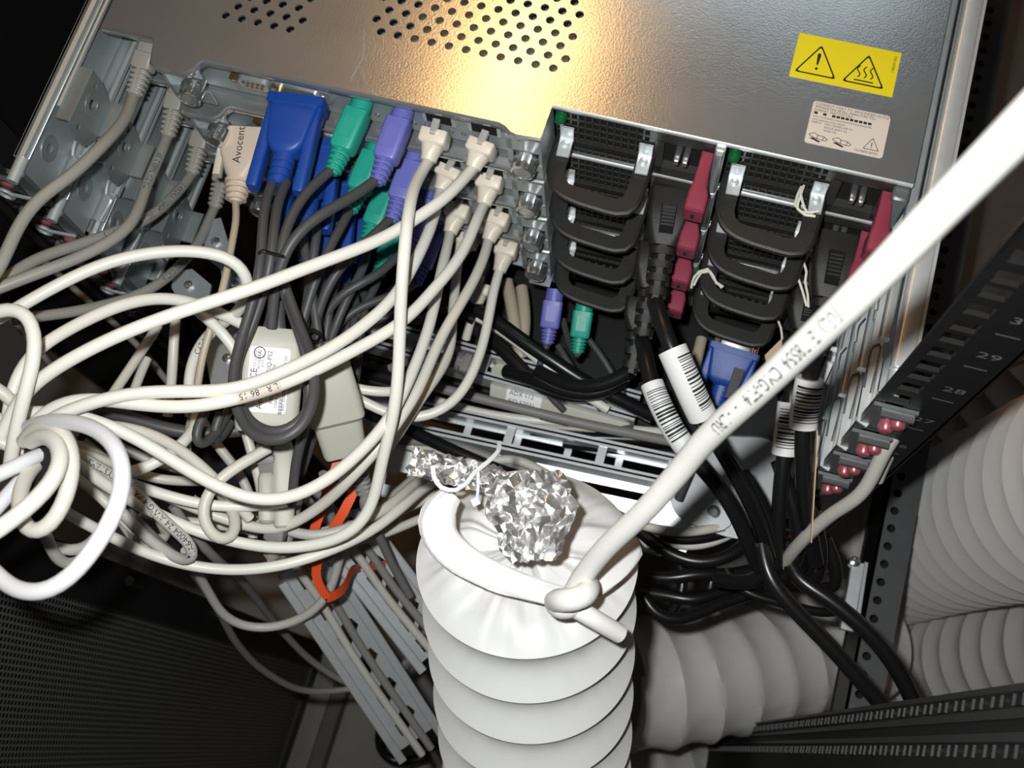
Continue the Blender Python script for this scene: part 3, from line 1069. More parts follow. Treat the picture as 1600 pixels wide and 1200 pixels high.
def rj_boot(parent, S, E, m, cab=3.0, name='plug'):
    """moulded ethernet plug with tapered boot from S (port) to E (cable start)"""
    M = frame(S, E)
    L = (E - S).length
    p = MB().loft([(0, 14, 12.5, 1.2), (.6, 14.6, 13, 1.4), (L * .40, 14.6, 13, 1.4), (L * .46, 13.6, 12, 1.6), (L * .50, 11.5, 11, 4), (L * .8, 9.5, 9.5, 4.6), (L, 8.4, 8.4, 4.1), (L + .2, cab * 2, cab * 2, cab)], M)
    p = p.build(name, m, parent)
    tb = MB().loft([(-5, 4, 2.6, .5, 0, 5.5), (L * .16, 4, 2.8, .5, 0, 5.8), (L * .22, 2.5, 2, .5, 0, 6.4)], M).build('latch_tab', 'clear_tab', p)
    MB().loft([(L * .05, 8, 1.2, .3, 0, 6.4), (L * .14, 8, 1.2, .3, 0, 6.6), (L * .22, 6, 1, .3, 0, 6.5)], M).build('tab_guard', m, p)
    return p


def ribbed_boot(parent, S, E, m, w0=11.6, h0=9.5, cab=3.0, body=.34, ribs=5, taper=.82):
    M = frame(S, E)
    L = (E - S).length
    p = MB().loft([(-6, w0 * .82, h0 * .7, .8), (0, w0 * .84, h0 * .74, .8), (.5, w0, h0, 1.6), (L * body, w0, h0, 1.6), (L * (body + .05), w0 * .95, h0 * .95, 3), (L * (body + .06), w0 * .7, h0 * .7, 3),
                   (L, cab * 2.3, cab * 2.3, cab)], M).build('plug', m, parent)
    for k in range(ribs):
        a = L * (body + .1) + (L * (.9 - body)) * k / ribs
        wk_ = lerp(w0 * 1.02, w0 * taper, (k + 1) / ribs)
        hk = lerp(h0 * 1.05, h0 * taper, (k + 1) / ribs)
        th = (L * (.9 - body)) / ribs * .62
        MB().loft([(a, wk_ * .94, hk * .94, 3), (a + th * .25, wk_, hk, 3.2), (a + th * .75, wk_, hk, 3.2), (a + th, wk_ * .94, hk * .94, 3)], M).build('boot_rib', m, p)
    MB().loft([(L * body, 2.0, h0 * 1.0, .3), (L * .96, 2.0, h0 * .86, .3)], M).build('boot_spine', m, p)
    return p


def ps2(parent, S, E, m):
    M = frame(S, E)
    L = (E - S).length
    p = MB()
    p.lathe([(-5, 5.6), (0, 5.8), (L * .1, 5.8), (L * .12, 5.2)], M, 18)
    p.loft([(L * .08, 11, 10, 1.5), (L * .1, 13, 12, 2), (L * .62, 12.6, 12, 2), (L * .66, 11.6, 11, 2.4), (L * .69, 8, 7.5, 3), (L, 6, 6, 3)], M)
    p = p.build('plug', m, parent)
    MB().loft([(L * .2, 7, .6, .2, 0, 6.0), (L * .52, 7, .6, .2, 0, 6.0)], M, 1).build('icon_panel', m, p)
    for k in range(4):
        a = L * .70 + L * .29 * k / 4
        d = 10.4 - k * .5
        MB().loft([(a, d - .8, d - .8, 4), (a + .5, d, d, 4), (a + L * .045, d, d, 4), (a + L * .05, d - .8, d - .8, 4)], M).build('boot_rib', m, p)
    MB().loft([(L * .66, 3, 9.4, .5), (L * .97, 2.6, 8, .5)], M).build('boot_spine', m, p)
    return p


def vga(parent, S, E, m, wd=31.0):
    M = frame(S, E)
    L = (E - S).length
    p = MB()
    p.loft([(0, wd, 14, 1.4), (L * .09, wd, 14, 1.4), (L * .10, wd - 4, 13.5, 2), (L * .12, wd - 5, 13.5, 2), (L * .50, wd - 10, 14, 2.5), (L * .56, wd - 14, 13, 3), (L * .60, 14, 12, 4), (L * .62, 11, 10, 4), (L * .94, 9, 9, 4)], M)
    p = p.build('plug', m, parent)
    MB().loft([(-5, wd - 10, 8, 2.5), (0, wd - 10, 8, 2.5)], M).build('plug_shell', 'chrome', p)
    for s in (-1, 1):
        q = MB().loft([(L * .1, 5.4, 9.5, 1.2, s * (wd / 2 - 3.4), 0), (L * .5, 5.6, 9.5, 1.2, s * (wd / 2 - 3.2), 0), (L * .55, 6.4, 9, 1.8, s * (wd / 2 - 3.2), 0), (L * .97, 6.4, 9, 1.8, s * (wd / 2 - 3.0), 0), (L, 5.4, 8, 1.5, s * (wd / 2 - 3.0), 0)], M)
        q = q.build('thumb_screw', m, p)
        MB().lathe([(-7, 1.4), (2, 1.4)], M @ Matrix.Translation((s * (wd / 2 - 3.4), 0, 0)), 8).build('screw_tip', 'gold', q)
    for k in range(4):
        a = L * (.66 + .075 * k)
        MB().loft([(a, 12 - k * .3, 10.5, 4.4), (a + L * .045, 12 - k * .3, 10.5, 4.4)], M).build('boot_rib', m, p)
    return p


def path_of(pts):
    q = [P(*p) if not isinstance(p, V) else p for p in pts]
    # runs that leave the picture on the left carry on into the cabinet
    if not isinstance(pts[-1], V) and pts[-1][0] < -5 and len(q) > 2:
        d = (q[-1] - q[-2]).normalized()
        q += [q[-1] + d * 14 + V((-12, 0, 4)), q[-1] + d * 24 + V((-60, 4, 12)), q[-1] + d * 24 + V((-130, 10, 20))]
    if not isinstance(pts[0], V) and pts[0][0] < -5 and len(q) > 2:
        d = (q[0] - q[1]).normalized()
        q = [q[0] + d * 24 + V((-130, 10, 20)), q[0] + d * 24 + V((-60, 4, 12)), q[0] + d * 14 + V((-12, 0, 4))] + q
    return q


def jacket(parent, pts, dia, m, name='jacket', step=5.0, n=12):
    pth = relax(spline(path_of(pts), min(step, 3.5)))
    return MB().tube(pth, dia / 2, n).build(name, m, parent, smooth=60), pth


def cable(label, pts, dia, m, name='network_cable', cat='cable', group=None, prints=(), ink='ink', step=5.0):
    """a single run of cable with no plug in view"""
    pth = relax(spline(path_of(pts), min(step, 3.5)))
    if not prints:
        return tag(MB().tube(pth, dia / 2, 12).build(name, m, smooth=60), label, cat, group)
    lo_ = min(pth, key=lambda p: p.z)
    t = thing(name, label, cat, lo_, group)
    MB().tube(pth, dia / 2, 12).build('jacket', m, t, smooth=60)
    for s, size, frac, flip in prints:
        L = sum((pth[i + 1] - pth[i]).length for i in range(len(pth) - 1))
        q = MB()
        cable_print(q, pth, dia / 2, s, size, frac * L, None, flip)
        q.build('jacket_print', ink, t, smooth=0)
    return t


# ---------------------------------------------------------------- white network cables with plugs
D6 = 6.1
WHITE = [
    ('white network cable from the first server, left white plug, falling straight down', (682, 206, -17), (669, 252, -21), 'white_cable',
     [(655, 275, -10), (643, 305, 6), (636, 350, 16), (630, 412, 14), (626, 475, 0), (624, 550, -14), (621, 600, -22), (617, 637, -28), (610, 670, -36), (600, 707, -46), (591, 750, -56), (583, 787, -66), (572, 812, -70), (550, 832, -74),
      (520, 846, -76), (475, 855, -78), (430, 857, -78), (362, 846, -76), (312, 832, -70), (275, 817, -64), (240, 800, -56), (200, 780, -46), (150, 748, -30), (105, 712, -12), (70, 690, 0)]),
    ('thick white network cable sweeping from the topmost right-hand white plug to the left edge', (756, 224, -17), (739, 263, -20), 'white_cable',
     [(727, 276, -14), (705, 302, -6), (675, 325, 0), (640, 348, 4), (600, 372, 10), (550, 392, 18), (475, 420, 28), (400, 449, 38), (325, 473, 44), (250, 498, 48), (175, 528, 50), (112, 560, 48), (75, 582, 46), (45, 606, 42), (20, 636, 36), (8, 670, 30), (-10, 710, 26)]),
    ('upper of the two white network cables crossing the labelled adapter, from the second server', (706, 264, -62), (688, 298, -65), 'white_cable',
     [(682, 322, -52), (675, 350, -40), (665, 375, -32), (650, 407, -24), (632, 440, -18), (612, 470, -12), (575, 503, -4), (525, 540, 4), (475, 566, 10), (425, 588, 16), (395, 601, 18), (370, 610, 18), (325, 612, 20), (270, 611, 24), (200, 615, 28), (150, 627, 30), (95, 645, 28), (60, 668, 22), (40, 690, 16)]),
    ('white network cable from the second server, right white plug, carrying the length marking', (768, 276, -62), (756, 320, -66), 'white_cable',
     [(748, 335, -56), (735, 370, -46), (712, 412, -36), (675, 455, -26), (637, 497, -18), (600, 522, -12), (550, 549, -6), (500, 575, 0), (450, 598, 6), (420, 609, 10), (370, 623, 16), (325, 634, 20), (250, 636, 22), (190, 628, 24), (140, 622, 24), (90, 630, 22), (55, 655, 16), (35, 680, 12)]),
    ('white network cable from the third server sagging in a long curve to the left bundle', (719, 322, -107), (703, 364, -110), 'white_cable',
     [(699, 385, -98), (690, 420, -84), (682, 462, -72), (670, 512, -60), (657, 550, -54), (640, 592, -46), (620, 634, -40), (590, 680, -34), (562, 707, -30), (525, 742, -24), (487, 766, -20), (450, 780, -16), (400, 783, -12), (350, 766, -6), (300, 739, 0), (250, 707, 6), (200, 677, 12), (150, 657, 16), (100, 645, 18), (50, 642, 16), (10, 650, 14)]),
    ('white network cable from the third server, right white plug, running just behind its neighbour', (781, 334, -107), (763, 376, -110), 'cream_cable',
     [(757, 400, -100), (737, 445, -86), (712, 487, -76), (690, 525, -70), (670, 570, -64), (655, 608, -58), (637, 637, -56), (618, 664, -54), (598, 692, -54), (570, 724, -56), (545, 750, -62), (515, 780, -76), (470, 812, -90), (430, 830, -96), (380, 820, -96), (320, 800, -90), (260, 775, -80)]),
    ('white network cable from the fourth server, left half-hidden plug, dropping behind the others', (732, 368, -151), (717, 402, -154), 'cream_cable',
     [(713, 430, -146), (710, 462, -140), (706, 500, -132), (706, 537, -126), (695, 570, -120), (675, 598, -112), (655, 625, -106), (640, 650, -110), (615, 690, -120), (590, 720, -130)]),
    ('white network cable from the fourth server, right white plug, hooking back under the others', (794, 380, -151), (780, 424, -154), 'white_cable',
     [(772, 450, -148), (763, 500, -142), (755, 537, -138), (742, 575, -134), (725, 610, -130), (700, 636, -128), (670, 651, -128), (640, 655, -128), (600, 645, -126), (570, 628, -122), (545, 616, -120), (515, 600, -116)]),
]
for k, (lab, s, e, m, pts) in enumerate(WHITE):
    S, E = P(*s), P(*e)
    t = thing('network_cable', lab, 'cable', E, 'white network cables from the servers')
    rj_boot(t, S, E, 'plug_beige', D6 / 2)
    _, pth = jacket(t, [E] + pts, D6, m)
    if k == 3:
        # aged sleeve with print
        i0 = min(range(len(pth)), key=lambda i: (pth[i] - P(440, 602, 8)).length)
        i1 = min(range(len(pth)), key=lambda i: (pth[i] - P(368, 624, 16)).length)
        sl_ = MB().tube(pth[i0:i1 + 1], D6 / 2 + .12, 12).build('marking_sleeve', 'label_cream', t, smooth=60)
        q = MB()
        cable_print(q, pth[i0:i1 + 1][::-1], D6 / 2 + .2, '2 M   L R   86 15', 4.2, 1, None, True)
        q.build('sleeve_print', 'ink', sl_, smooth=0)
# ---------------------------------------------------------------- grey management cables, left
GREY = [
    ('grey network cable from the top-left port, swinging alone down to the left edge', (230, 84, -15), (209, 150, -21),
     [(204, 168, -16), (192, 192, -8), (165, 222, 4), (110, 276, 16), (65, 306, 22), (40, 332, 24), (24, 362, 26), (8, 398, 28), (-8, 440, 28)], None, .9),
    ('grey network cable from the second left port, reading 568B.2 along its jacket', (278, 148, -60), (261, 214, -66),
     [(252, 238, -60), (238, 268, -54), (226, 298, -46), (218, 325, -38), (205, 352, -32), (186, 370, -26), (162, 385, -22), (125, 402, -16), (75, 421, -10), (40, 434, -6), (5, 446, -2), (-20, 460, 0)], 'TIA/EIA 568B.2 3P', .06),
    ('grey network cable from the third left port, printed 4x2xAWG24', (317, 208, -104), (299, 272, -110),
     [(288, 290, -104), (272, 306, -96), (250, 328, -88), (225, 346, -78), (187, 360, -66), (125, 382, -48), (62, 402, -32), (25, 422, -22), (-10, 450, -16)], 'E 4X2XAWG#24   IEC 11801   EN 50173', .05),
    ('grey network cable from the fourth left port, passing under the arched white cable', (352, 262, -148), (335, 325, -154),
     [(327, 340, -150), (315, 372, -142), (295, 400, -132), (275, 421, -122), (245, 447, -110), (200, 467, -98), (150, 480, -86), (100, 490, -74), (60, 494, -64), (20, 500, -56)], 'UTP CAT 5', .35),
]
for lab, s, e, pts, pr, fr0 in GREY:
    S, E = P(*s), P(*e)
    t = thing('network_cable', lab, 'cable', E, 'grey management cables on the left')
    ribbed_boot(t, S, E, 'grey_cable')
    _, pth = jacket(t, [E] + pts, 6.3, 'grey_cable')
    if not pr:
        continue
    L = sum((pth[i + 1] - pth[i]).length for i in range(len(pth) - 1))
    q = MB()
    cable_print(q, pth, 3.15, pr, 4.4, min(fr0 * L, L - 60), None, pr.startswith('TIA'))
    q.build('jacket_print', 'ink_blue', t, smooth=0)
# ---------------------------------------------------------------- beige serial cable
S, E = P(385, 205, -66), P(368, 316, -70)
t = thing('serial_cable', 'beige serial plug with a handwritten word on it and a thin beige cable', 'cable', E)
M = frame(S, E)
L = (E - S).length
p = MB().loft([(0, 30, 13, 1.5), (L * .06, 30, 13, 1.5), (L * .14, 27, 13, 3), (L * .24, 24, 13, 3), (L * .36, 24, 13, 3), (L * .62, 16, 12, 5), (L * .68, 13, 11, 5), (L, 7, 7, 3)], M).build('plug', 'plug_pink', t)
for k in range(4):
    a = L * (.70 + .075 * k)
    MB().loft([(a, 15 - k, 12.5 - k * .6, 5), (a + L * .045, 15 - k, 12.5 - k * .6, 5)], M).build('boot_rib', 'plug_pink', p)
for s_ in (-1, 1):
    MB().loft([(L * .1, 4, 6, 1, s_ * 12.5, 0), (L * .65, 4.4, 6.5, 1.2, s_ * 13.2, 0)], M).build('thumb_screw', 'plug_beige', p)
q = MB()
fw = M @ Matrix.Translation((5.5, 6.75, L * .58)) @ Matrix(((0, 1, 0, 0), (0, 0, 1, 0), (-1, 0, 0, 0), (0, 0, 0, 1)))
q_ = M @ Matrix.Translation((1.5, 6.7, L * .52)) @ Matrix(((0, -1, 0, 0), (0, 0, 1, 0), (-1, 0, 0, 0), (0, 0, 0, 1)))
print_on(q, 'Avocent', 6.6, q_)
q.build('handwriting', 'ink', p, smooth=0)
jacket(t, [E, (371, 332, -66), (362, 382, -58), (352, 437, -52), (342, 475, -50), (330, 512, -52), (316, 550, -56), (310, 597, -62), (303, 640, -72), (290, 690, -90), (300, 740, -110)], 4.2, 'beige_cable')
# ================================================================== keyboard/video adapters with their coloured plugs
DK = 5.2


def kvm(label, k, tilt=0.0, vshift=(0, 0)):
    """video + two round plugs in server k; returns root thing and the plug exit points"""
    dz = -U * k
    t = thing('video_adapter', label, 'adapter', (-90, -120, -60 + dz), 'video adapters with blue, green and purple plugs')

    def SP(x, y, z):
        return V((x, y, z + dz))
    S = SP(-103.5, -18, -21)
    E = SP(-97.5 + tilt, -72, -21)
    v = vga(t, S, E, 'vga_blue')
    g_s, g_e = SP(-68.5, -15, -17), SP(-71.5, -55.5, -20)
    ps2(t, g_s, g_e, 'ps2_green')
    p_s, p_e = SP(-45.5, -15, -17), SP(-46.8, -55.5, -20)
    ps2(t, p_s, p_e, 'ps2_purple')
    return t, E, g_e, p_e


KV = []
K1 = kvm('pale adapter with white paper label; blue video, green and purple plugs in the top server', 0)
K2 = kvm('plain pale adapter beside the labelled one; its plugs sit in the second server', 1, 4)
K3 = kvm('small pale adapter hanging low in the cables; its plugs sit in the third server', 2, 6)
K4 = kvm('pale adapter lying under the cable arm; its plugs sit in the fourth server', 3, 6)

# --- first adapter: cables gathered by a tie, then a loop around the adapter
t, E, G, Pp = K1
jacket(t, [E + V((-3, 6, 0)), (417, 305, -14), (411, 340, -8), (408, 400, -4), (402, 450, -6), (386, 500, -10), (370, 550, -10), (362, 595, -8), (370, 645, -4), (396, 684, 2), (434, 694, 6), (472, 674, 6), (490, 632, 4), (494, 590, 0), (484, 550, -6), (466, 505, -12), (448, 455, -14), (436, 420, -14)], DK, 'dark_cable', 'cable')
jacket(t, [E + V((4, 6, 0)), (437, 305, -14), (430, 340, -6), (424, 400, -2), (418, 440, -8), (404, 480, -14), (392, 520, -18), (368, 560, -20), (366, 605, -16), (384, 656, -10), (430, 682, -4), (474, 660, -4), (492, 620, -8), (492, 572, -16), (474, 520, -22), (442, 460, -20), (432, 420, -18)], DK, 'dark_cable', 'cable')
jacket(t, [G + V((0, 4, 0)), (505, 276, -16), (478, 300, -10), (455, 335, -6), (442, 370, -4), (435, 405, -4), (440, 450, -12), (460, 500, -22), (478, 550, -30), (484, 610, -36), (478, 660, -44), (462, 720, -60), (456, 790, -76)], DK, 'dark_cable', 'cable')
jacket(t, [Pp + V((0, 4, 0)), (575, 292, -16), (540, 314, -8), (496, 338, -2), (462, 366, 0), (442, 398, -2), (432, 440, -10), (425, 480, -18), (424, 512, -24)], DK + .4, 'dark_cable', 'cable')
tie = [P(404 + 0, 398, -4), P(410, 392, 2), P(425, 396, 6), P(440, 400, 2), P(444, 404, -6), P(430, 410, -10), P(412, 406, -10), P(404, 398, -4)]
MB().tube(spline(tie, 2), .9, 6).build('cable_tie', 'black_gloss', t)


def adapter_body(t, A, B, wd, th, label_=True, mat_='adapter_shell'):
    M = frame(A, B, (CAM - (A + B) / 2).normalized())
    L = (B - A).length
    body = MB().loft([(0, wd * .62, th * .7, 3), (2, wd * .74, th * .85, 4), (8, wd * .94, th, 4), (16, wd, th, 4), (L - 6, wd, th, 4), (L - 1, wd * .96, th * .95, 4), (L, wd * .9, th * .85, 3)], M, 4)
    body = body.build('body', mat_, t)
    return M, L, body


A, B = P(429, 512, -34), P(415, 674, -52)
M, L, body = adapter_body(t, A, B, 32, 15)
MB().loft([(-14, 8, 8, 3.6), (-4, 10, 9, 3.6), (3, 13, 9.5, 3)], M).build('strain_relief', 'dark_cable', t)
lb = MB().plate([(x, y) for x, y in rrect(20, L * .62, 1.5)], [], 0, .25, M @ Matrix.Translation((-1.0, 7.55, L * .50)) @ Matrix(((1, 0, 0, 0), (0, 0, 1, 0), (0, 1, 0, 0), (0, 0, 0, 1)))).build('paper_label', 'label_white', body, smooth=0)
q = MB()
ML = M @ Matrix.Translation((0, 7.9, 0)) @ Matrix(((0, -1, 0, 0), (0, 0, 1, 0), (-1, 0, 0, 0), (0, 0, 0, 1)))
# local print frame: x runs up the label (towards the cable end), y across to the left


def lab_text(mb, s, size, along, across):
    print_on(mb, s, size, M @ Matrix.Translation((across, 7.95, along)) @ Matrix(((0, 1, 0, 0), (0, 0, 1, 0), (-1, 0, 0, 0), (0, 0, 0, 1))) @ Matrix.Diagonal((1, -1, 1, 1)))


for s, sz, al, ac in (('Avocent', 4.0, L * .78, 3.0 - 6), ('DSRIQ-PS2', 3.2, L * .50, 0), ('P/N: 520-274-4906', 2.6, L * .72, -.2 + 2.5), ('CNN: 1005', 2.2, L * .76, 4.6), ('EID: 5203068', 2.2, L * .78, 8.2),
                      ('520-087-501', 2.0, L * .44, 7.6), ('I.T.E. LISTED', 1.8, L * .40, -7.6), ('ACCESSORY', 1.8, L * .40, -5.6), ('E117112', 1.8, L * .38, -3.6), ('CE', 4.6, L * .50, -6.8)):
    lab_text(q, s, sz, al, ac)
for k in range(16):
    z = L * .66 + k * .55
    q.box(5.2, 7.2, 7.85, 7.92, z, z + (.3 if k % 3 else .15), M)
q.plate(circle(0, 0, 3.0, 20), [circle(0, 0, 2.5, 20)], 0, .06, M @ Matrix.Translation((-6.2, 7.88, L * .245)) @ Matrix(((1, 0, 0, 0), (0, 0, 1, 0), (0, 1, 0, 0), (0, 0, 0, 1))))
lab_text(q, 'UL', 2.6, L * .28, -5.4)
q.build('label_print', 'ink', lb, smooth=0)

# --- second adapter, no label, wedge with stepped nose
t, E, G, Pp = K2
jacket(t, [E + V((-3, 8, 0)), (470, 345, -62), (478, 400, -58), (486, 450, -58), (494, 500, -62), (500, 548, -66)], DK, 'dark_cable', 'cable')
jacket(t, [E + V((4, 8, 0)), (500, 340, -60), (492, 380, -58), (486, 430, -62), (478, 480, -68), (474, 540, -74), (480, 600, -84), (492, 640, -96)], DK, 'dark_cable', 'cable')
jacket(t, [G + V((0, 4, 0)), (545, 332, -62), (530, 360, -56), (508, 400, -52), (488, 450, -54), (474, 500, -60), (462, 545, -64), (468, 600, -72)], DK, 'dark_cable', 'cable')
jacket(t, [Pp + V((0, 4, 0)), (600, 352, -60), (575, 376, -52), (545, 400, -50), (515, 440, -54), (496, 490, -62), (488, 540, -72), (494, 590, -82)], DK, 'dark_cable', 'cable')
A, B = P(500, 540, -66), P(540, 712, -104)
M = frame(A, B, (CAM - (A + B) / 2).normalized())
L = (B - A).length
MB().loft([(0, 18, 12, 4), (8, 27, 16, 4), (30, 30, 17, 4), (L * .64, 31, 17, 4), (L * .66, 30, 17, 4), (L * .70, 27, 13, 5, 0, -1.5), (L * .97, 24, 12, 4, 0, -2), (L, 22, 11, 3, 0, -2)], M, 4).build('body', 'adapter_shell', t)
ribbed_boot(t, M @ V((3, -2, L)), M @ V((6, -2, L + 26)), 'grey_boot', 12, 9)
jacket(t, [M @ V((6, -2, L + 26)), (562, 778, -118), (580, 812, -140), (596, 845, -170), (612, 880, -200), (640, 930, -240)], 5.6, 'dull_cable', 'cable')
MB().tube(spline([P(478, 525, -54), P(490, 516, -46), P(500, 522, -48), P(496, 534, -56), P(482, 532, -60), P(478, 525, -54)], 2), 1.2, 6).build('cable_tie', 'black_gloss', t)
# --- third adapter: low, edge-on, with ethernet plugs above and below
t, E, G, Pp = K3
jacket(t, [E + V((-3, 8, 0)), (520, 405, -104), (506, 450, -98), (498, 500, -98), (492, 560, -104), (486, 620, -110), (470, 690, -112)], DK, 'dark_cable', 'cable')
jacket(t, [E + V((4, 8, 0)), (538, 400, -104), (522, 440, -100), (514, 490, -100), (505, 550, -106), (500, 620, -116), (490, 680, -124), (470, 740, -128)], DK, 'dark_cable', 'cable')
jacket(t, [G + V((0, 4, 0)), (578, 392, -106), (562, 430, -100), (540, 470, -98), (520, 520, -104), (505, 560, -112)], DK, 'dark_cable', 'cable')
jacket(t, [Pp + V((0, 4, 0)), (622, 392, -106), (612, 412, -100), (585, 434, -94), (550, 448, -92), (520, 470, -96), (500, 510, -104), (492, 560, -112)], DK, 'dark_cable', 'cable')
A, B = P(442, 690, -84), P(444, 824, -96)
M = frame(A, B, (CAM - (A + B) / 2).normalized())
L = (B - A).length
MB().loft([(0, 9, 10, 3), (3, 11, 13, 3), (L * .5, 12, 14, 3), (L * .97, 11, 14, 3), (L, 9, 12, 3)], M, 3).build('body', 'adapter_shell', t)
MB().loft([(L * .36, 7, 11, 3, -9, 0), (L * .42, 9, 14, 3, -9, 0), (L * .9, 9, 14, 3, -9, 0), (L * .94, 7, 11, 3, -9, 0)], M, 3).build('side_bulge', 'adapter_shell', t)
# --- fourth adapter: flat under the upper arm, labels up
t, E, G, Pp = K4
jacket(t, [E + V((-3, 8, 0)), (560, 465, -146), (552, 500, -140), (548, 540, -140)], DK, 'dark_cable', 'cable')
jacket(t, [E + V((4, 8, 0)), (574, 458, -146), (566, 500, -140), (560, 560, -144), (552, 620, -150)], DK, 'dark_cable', 'cable')
jacket(t, [G + V((0, 4, 0)), (592, 440, -146), (574, 470, -142), (552, 500, -142), (530, 540, -146), (510, 590, -150)], DK, 'dark_cable', 'cable')
jacket(t, [Pp + V((0, 4, 0)), (640, 440, -146), (628, 458, -140), (590, 468, -136), (550, 485, -134), (520, 515, -136), (500, 550, -142)], DK, 'dark_cable', 'cable')
z = -252
ps = [P(x, y, z) for x, y in ((768, 575), (790, 558), (850, 572), (985, 640), (990, 662), (960, 668), (765, 622))]
bb = MB().plate([(p.x, p.y) for p in ps], [], z - 14, z).build('body', 'adapter_shell', t)
pl = [P(x, y, z) for x, y in ((795, 595), (850, 608), (842, 648), (788, 634))]
lb = MB().plate([(p.x, p.y) for p in pl], [], z, z + .3).build('paper_label', 'label_white', bb, smooth=0)
q = MB()
d1 = (pl[1] - pl[0]).normalized()
d2 = (pl[0] - pl[3]).normalized()
Mx = Matrix(((d1.x, d2.x, 0, pl[3].x), (d1.y, d2.y, 0, pl[3].y), (0, 0, 1, z + .4), (0, 0, 0, 1)))
for k, s in enumerate(('EID 52031', 'ADX 112', 'IQ PS2')):
    print_on(q, s, 4.5, Mx @ Matrix.Translation((2, 3 + k * 6, 0)))
for k in range(26):
    q.box(26 + k * .8, 26.4 + k * .8 + (k % 3) * .12, -4, 3, 0, .1, Mx)
q.build('label_print', 'ink', lb, smooth=0)
# grey ribbed ethernet plug entering that adapter
t = thing('network_cable', 'grey network cable with a ribbed plug lying under the white cables by the cable arm', 'cable', P(700, 560, -200))
ribbed_boot(t, P(735, 572, -200), P(704, 560, -200), 'grey_boot', 13, 11)
jacket(t, [P(704, 560, -200), (680, 556, -204), (650, 560, -214), (610, 575, -226)], 6, 'dull_cable')
# ethernet leads on the third adapter
t = thing('network_cable', 'grey network lead plugged into the top of the small low adapter', 'cable', P(416, 700, -80))
ribbed_boot(t, P(418, 722, -84), P(413, 690, -78), 'grey_boot', 11, 9)
jacket(t, [P(413, 690, -78), (412, 670, -78), (418, 640, -80), (430, 610, -86), (440, 580, -92)], 5.5, 'dull_cable')
t = thing('network_cable', 'grey network lead hanging below the small low adapter and bending back up', 'cable', P(428, 890, -110))
ribbed_boot(t, P(432, 826, -98), P(424, 872, -104), 'grey_boot', 11, 9)
jacket(t, [P(424, 872, -104), (424, 890, -106), (430, 894, -112), (440, 876, -118), (452, 840, -120), (462, 800, -120), (470, 760, -116)], 5.5, 'dull_cable')
# other plugs under the fourth server: purple and green of the lower unit
t = thing('keyboard_cable', 'purple keyboard plug below the black handles, in the dark lower server', 'cable', P(858, 540, -190))
E = P(855, 538, -196)
ps2(t, P(866, 464, -186), E, 'ps2_purple')
jacket(t, [E, (845, 556, -200), (838, 580, -206), (850, 610, -214), (880, 640, -222)], 4.6, 'dark_cable')
t = thing('keyboard_cable', 'green mouse plug below the black handles, in the dark lower server', 'cable', P(900, 550, -190))
E = P(902, 552, -196)
ps2(t, P(913, 480, -186), E, 'ps2_green')
jacket(t, [E, (905, 566, -200), (890, 540, -214), (880, 500, -220)], 4.6, 'dark_cable')
for lab, pts in (('thin dark lead hanging beside the green mouse plug', [(872, 540, -214), (885, 562, -212), (900, 585, -214), (915, 610, -218), (940, 640, -224)]),
                 ('thin dark lead slanting down right of the green mouse plug', [(915, 525, -214), (935, 548, -214), (952, 575, -216), (965, 600, -218), (985, 640, -222)])):
    cable(lab, pts, 4.6, 'dark_cable', 'keyboard_lead')
t = thing('video_cable', 'blue video plug standing under the lowest right-hand black handle', 'cable', P(1130, 620, -190))
S, E = P(1148, 545, -190), P(1116, 640, -200)
v = vga(t, S, E, 'vga_blue', 33)
MB().loft([(12, 7, .8, .3, 7, 7.4), (32, 6.5, .8, .3, 6.5, 7.4)], frame(S, E)).build('grip_patch', 'black_plastic', v)
jacket(t, [E, (1108, 660, -206), (1096, 690, -214), (1080, 730, -226), (1060, 780, -240)], 6, 'dark_cable')
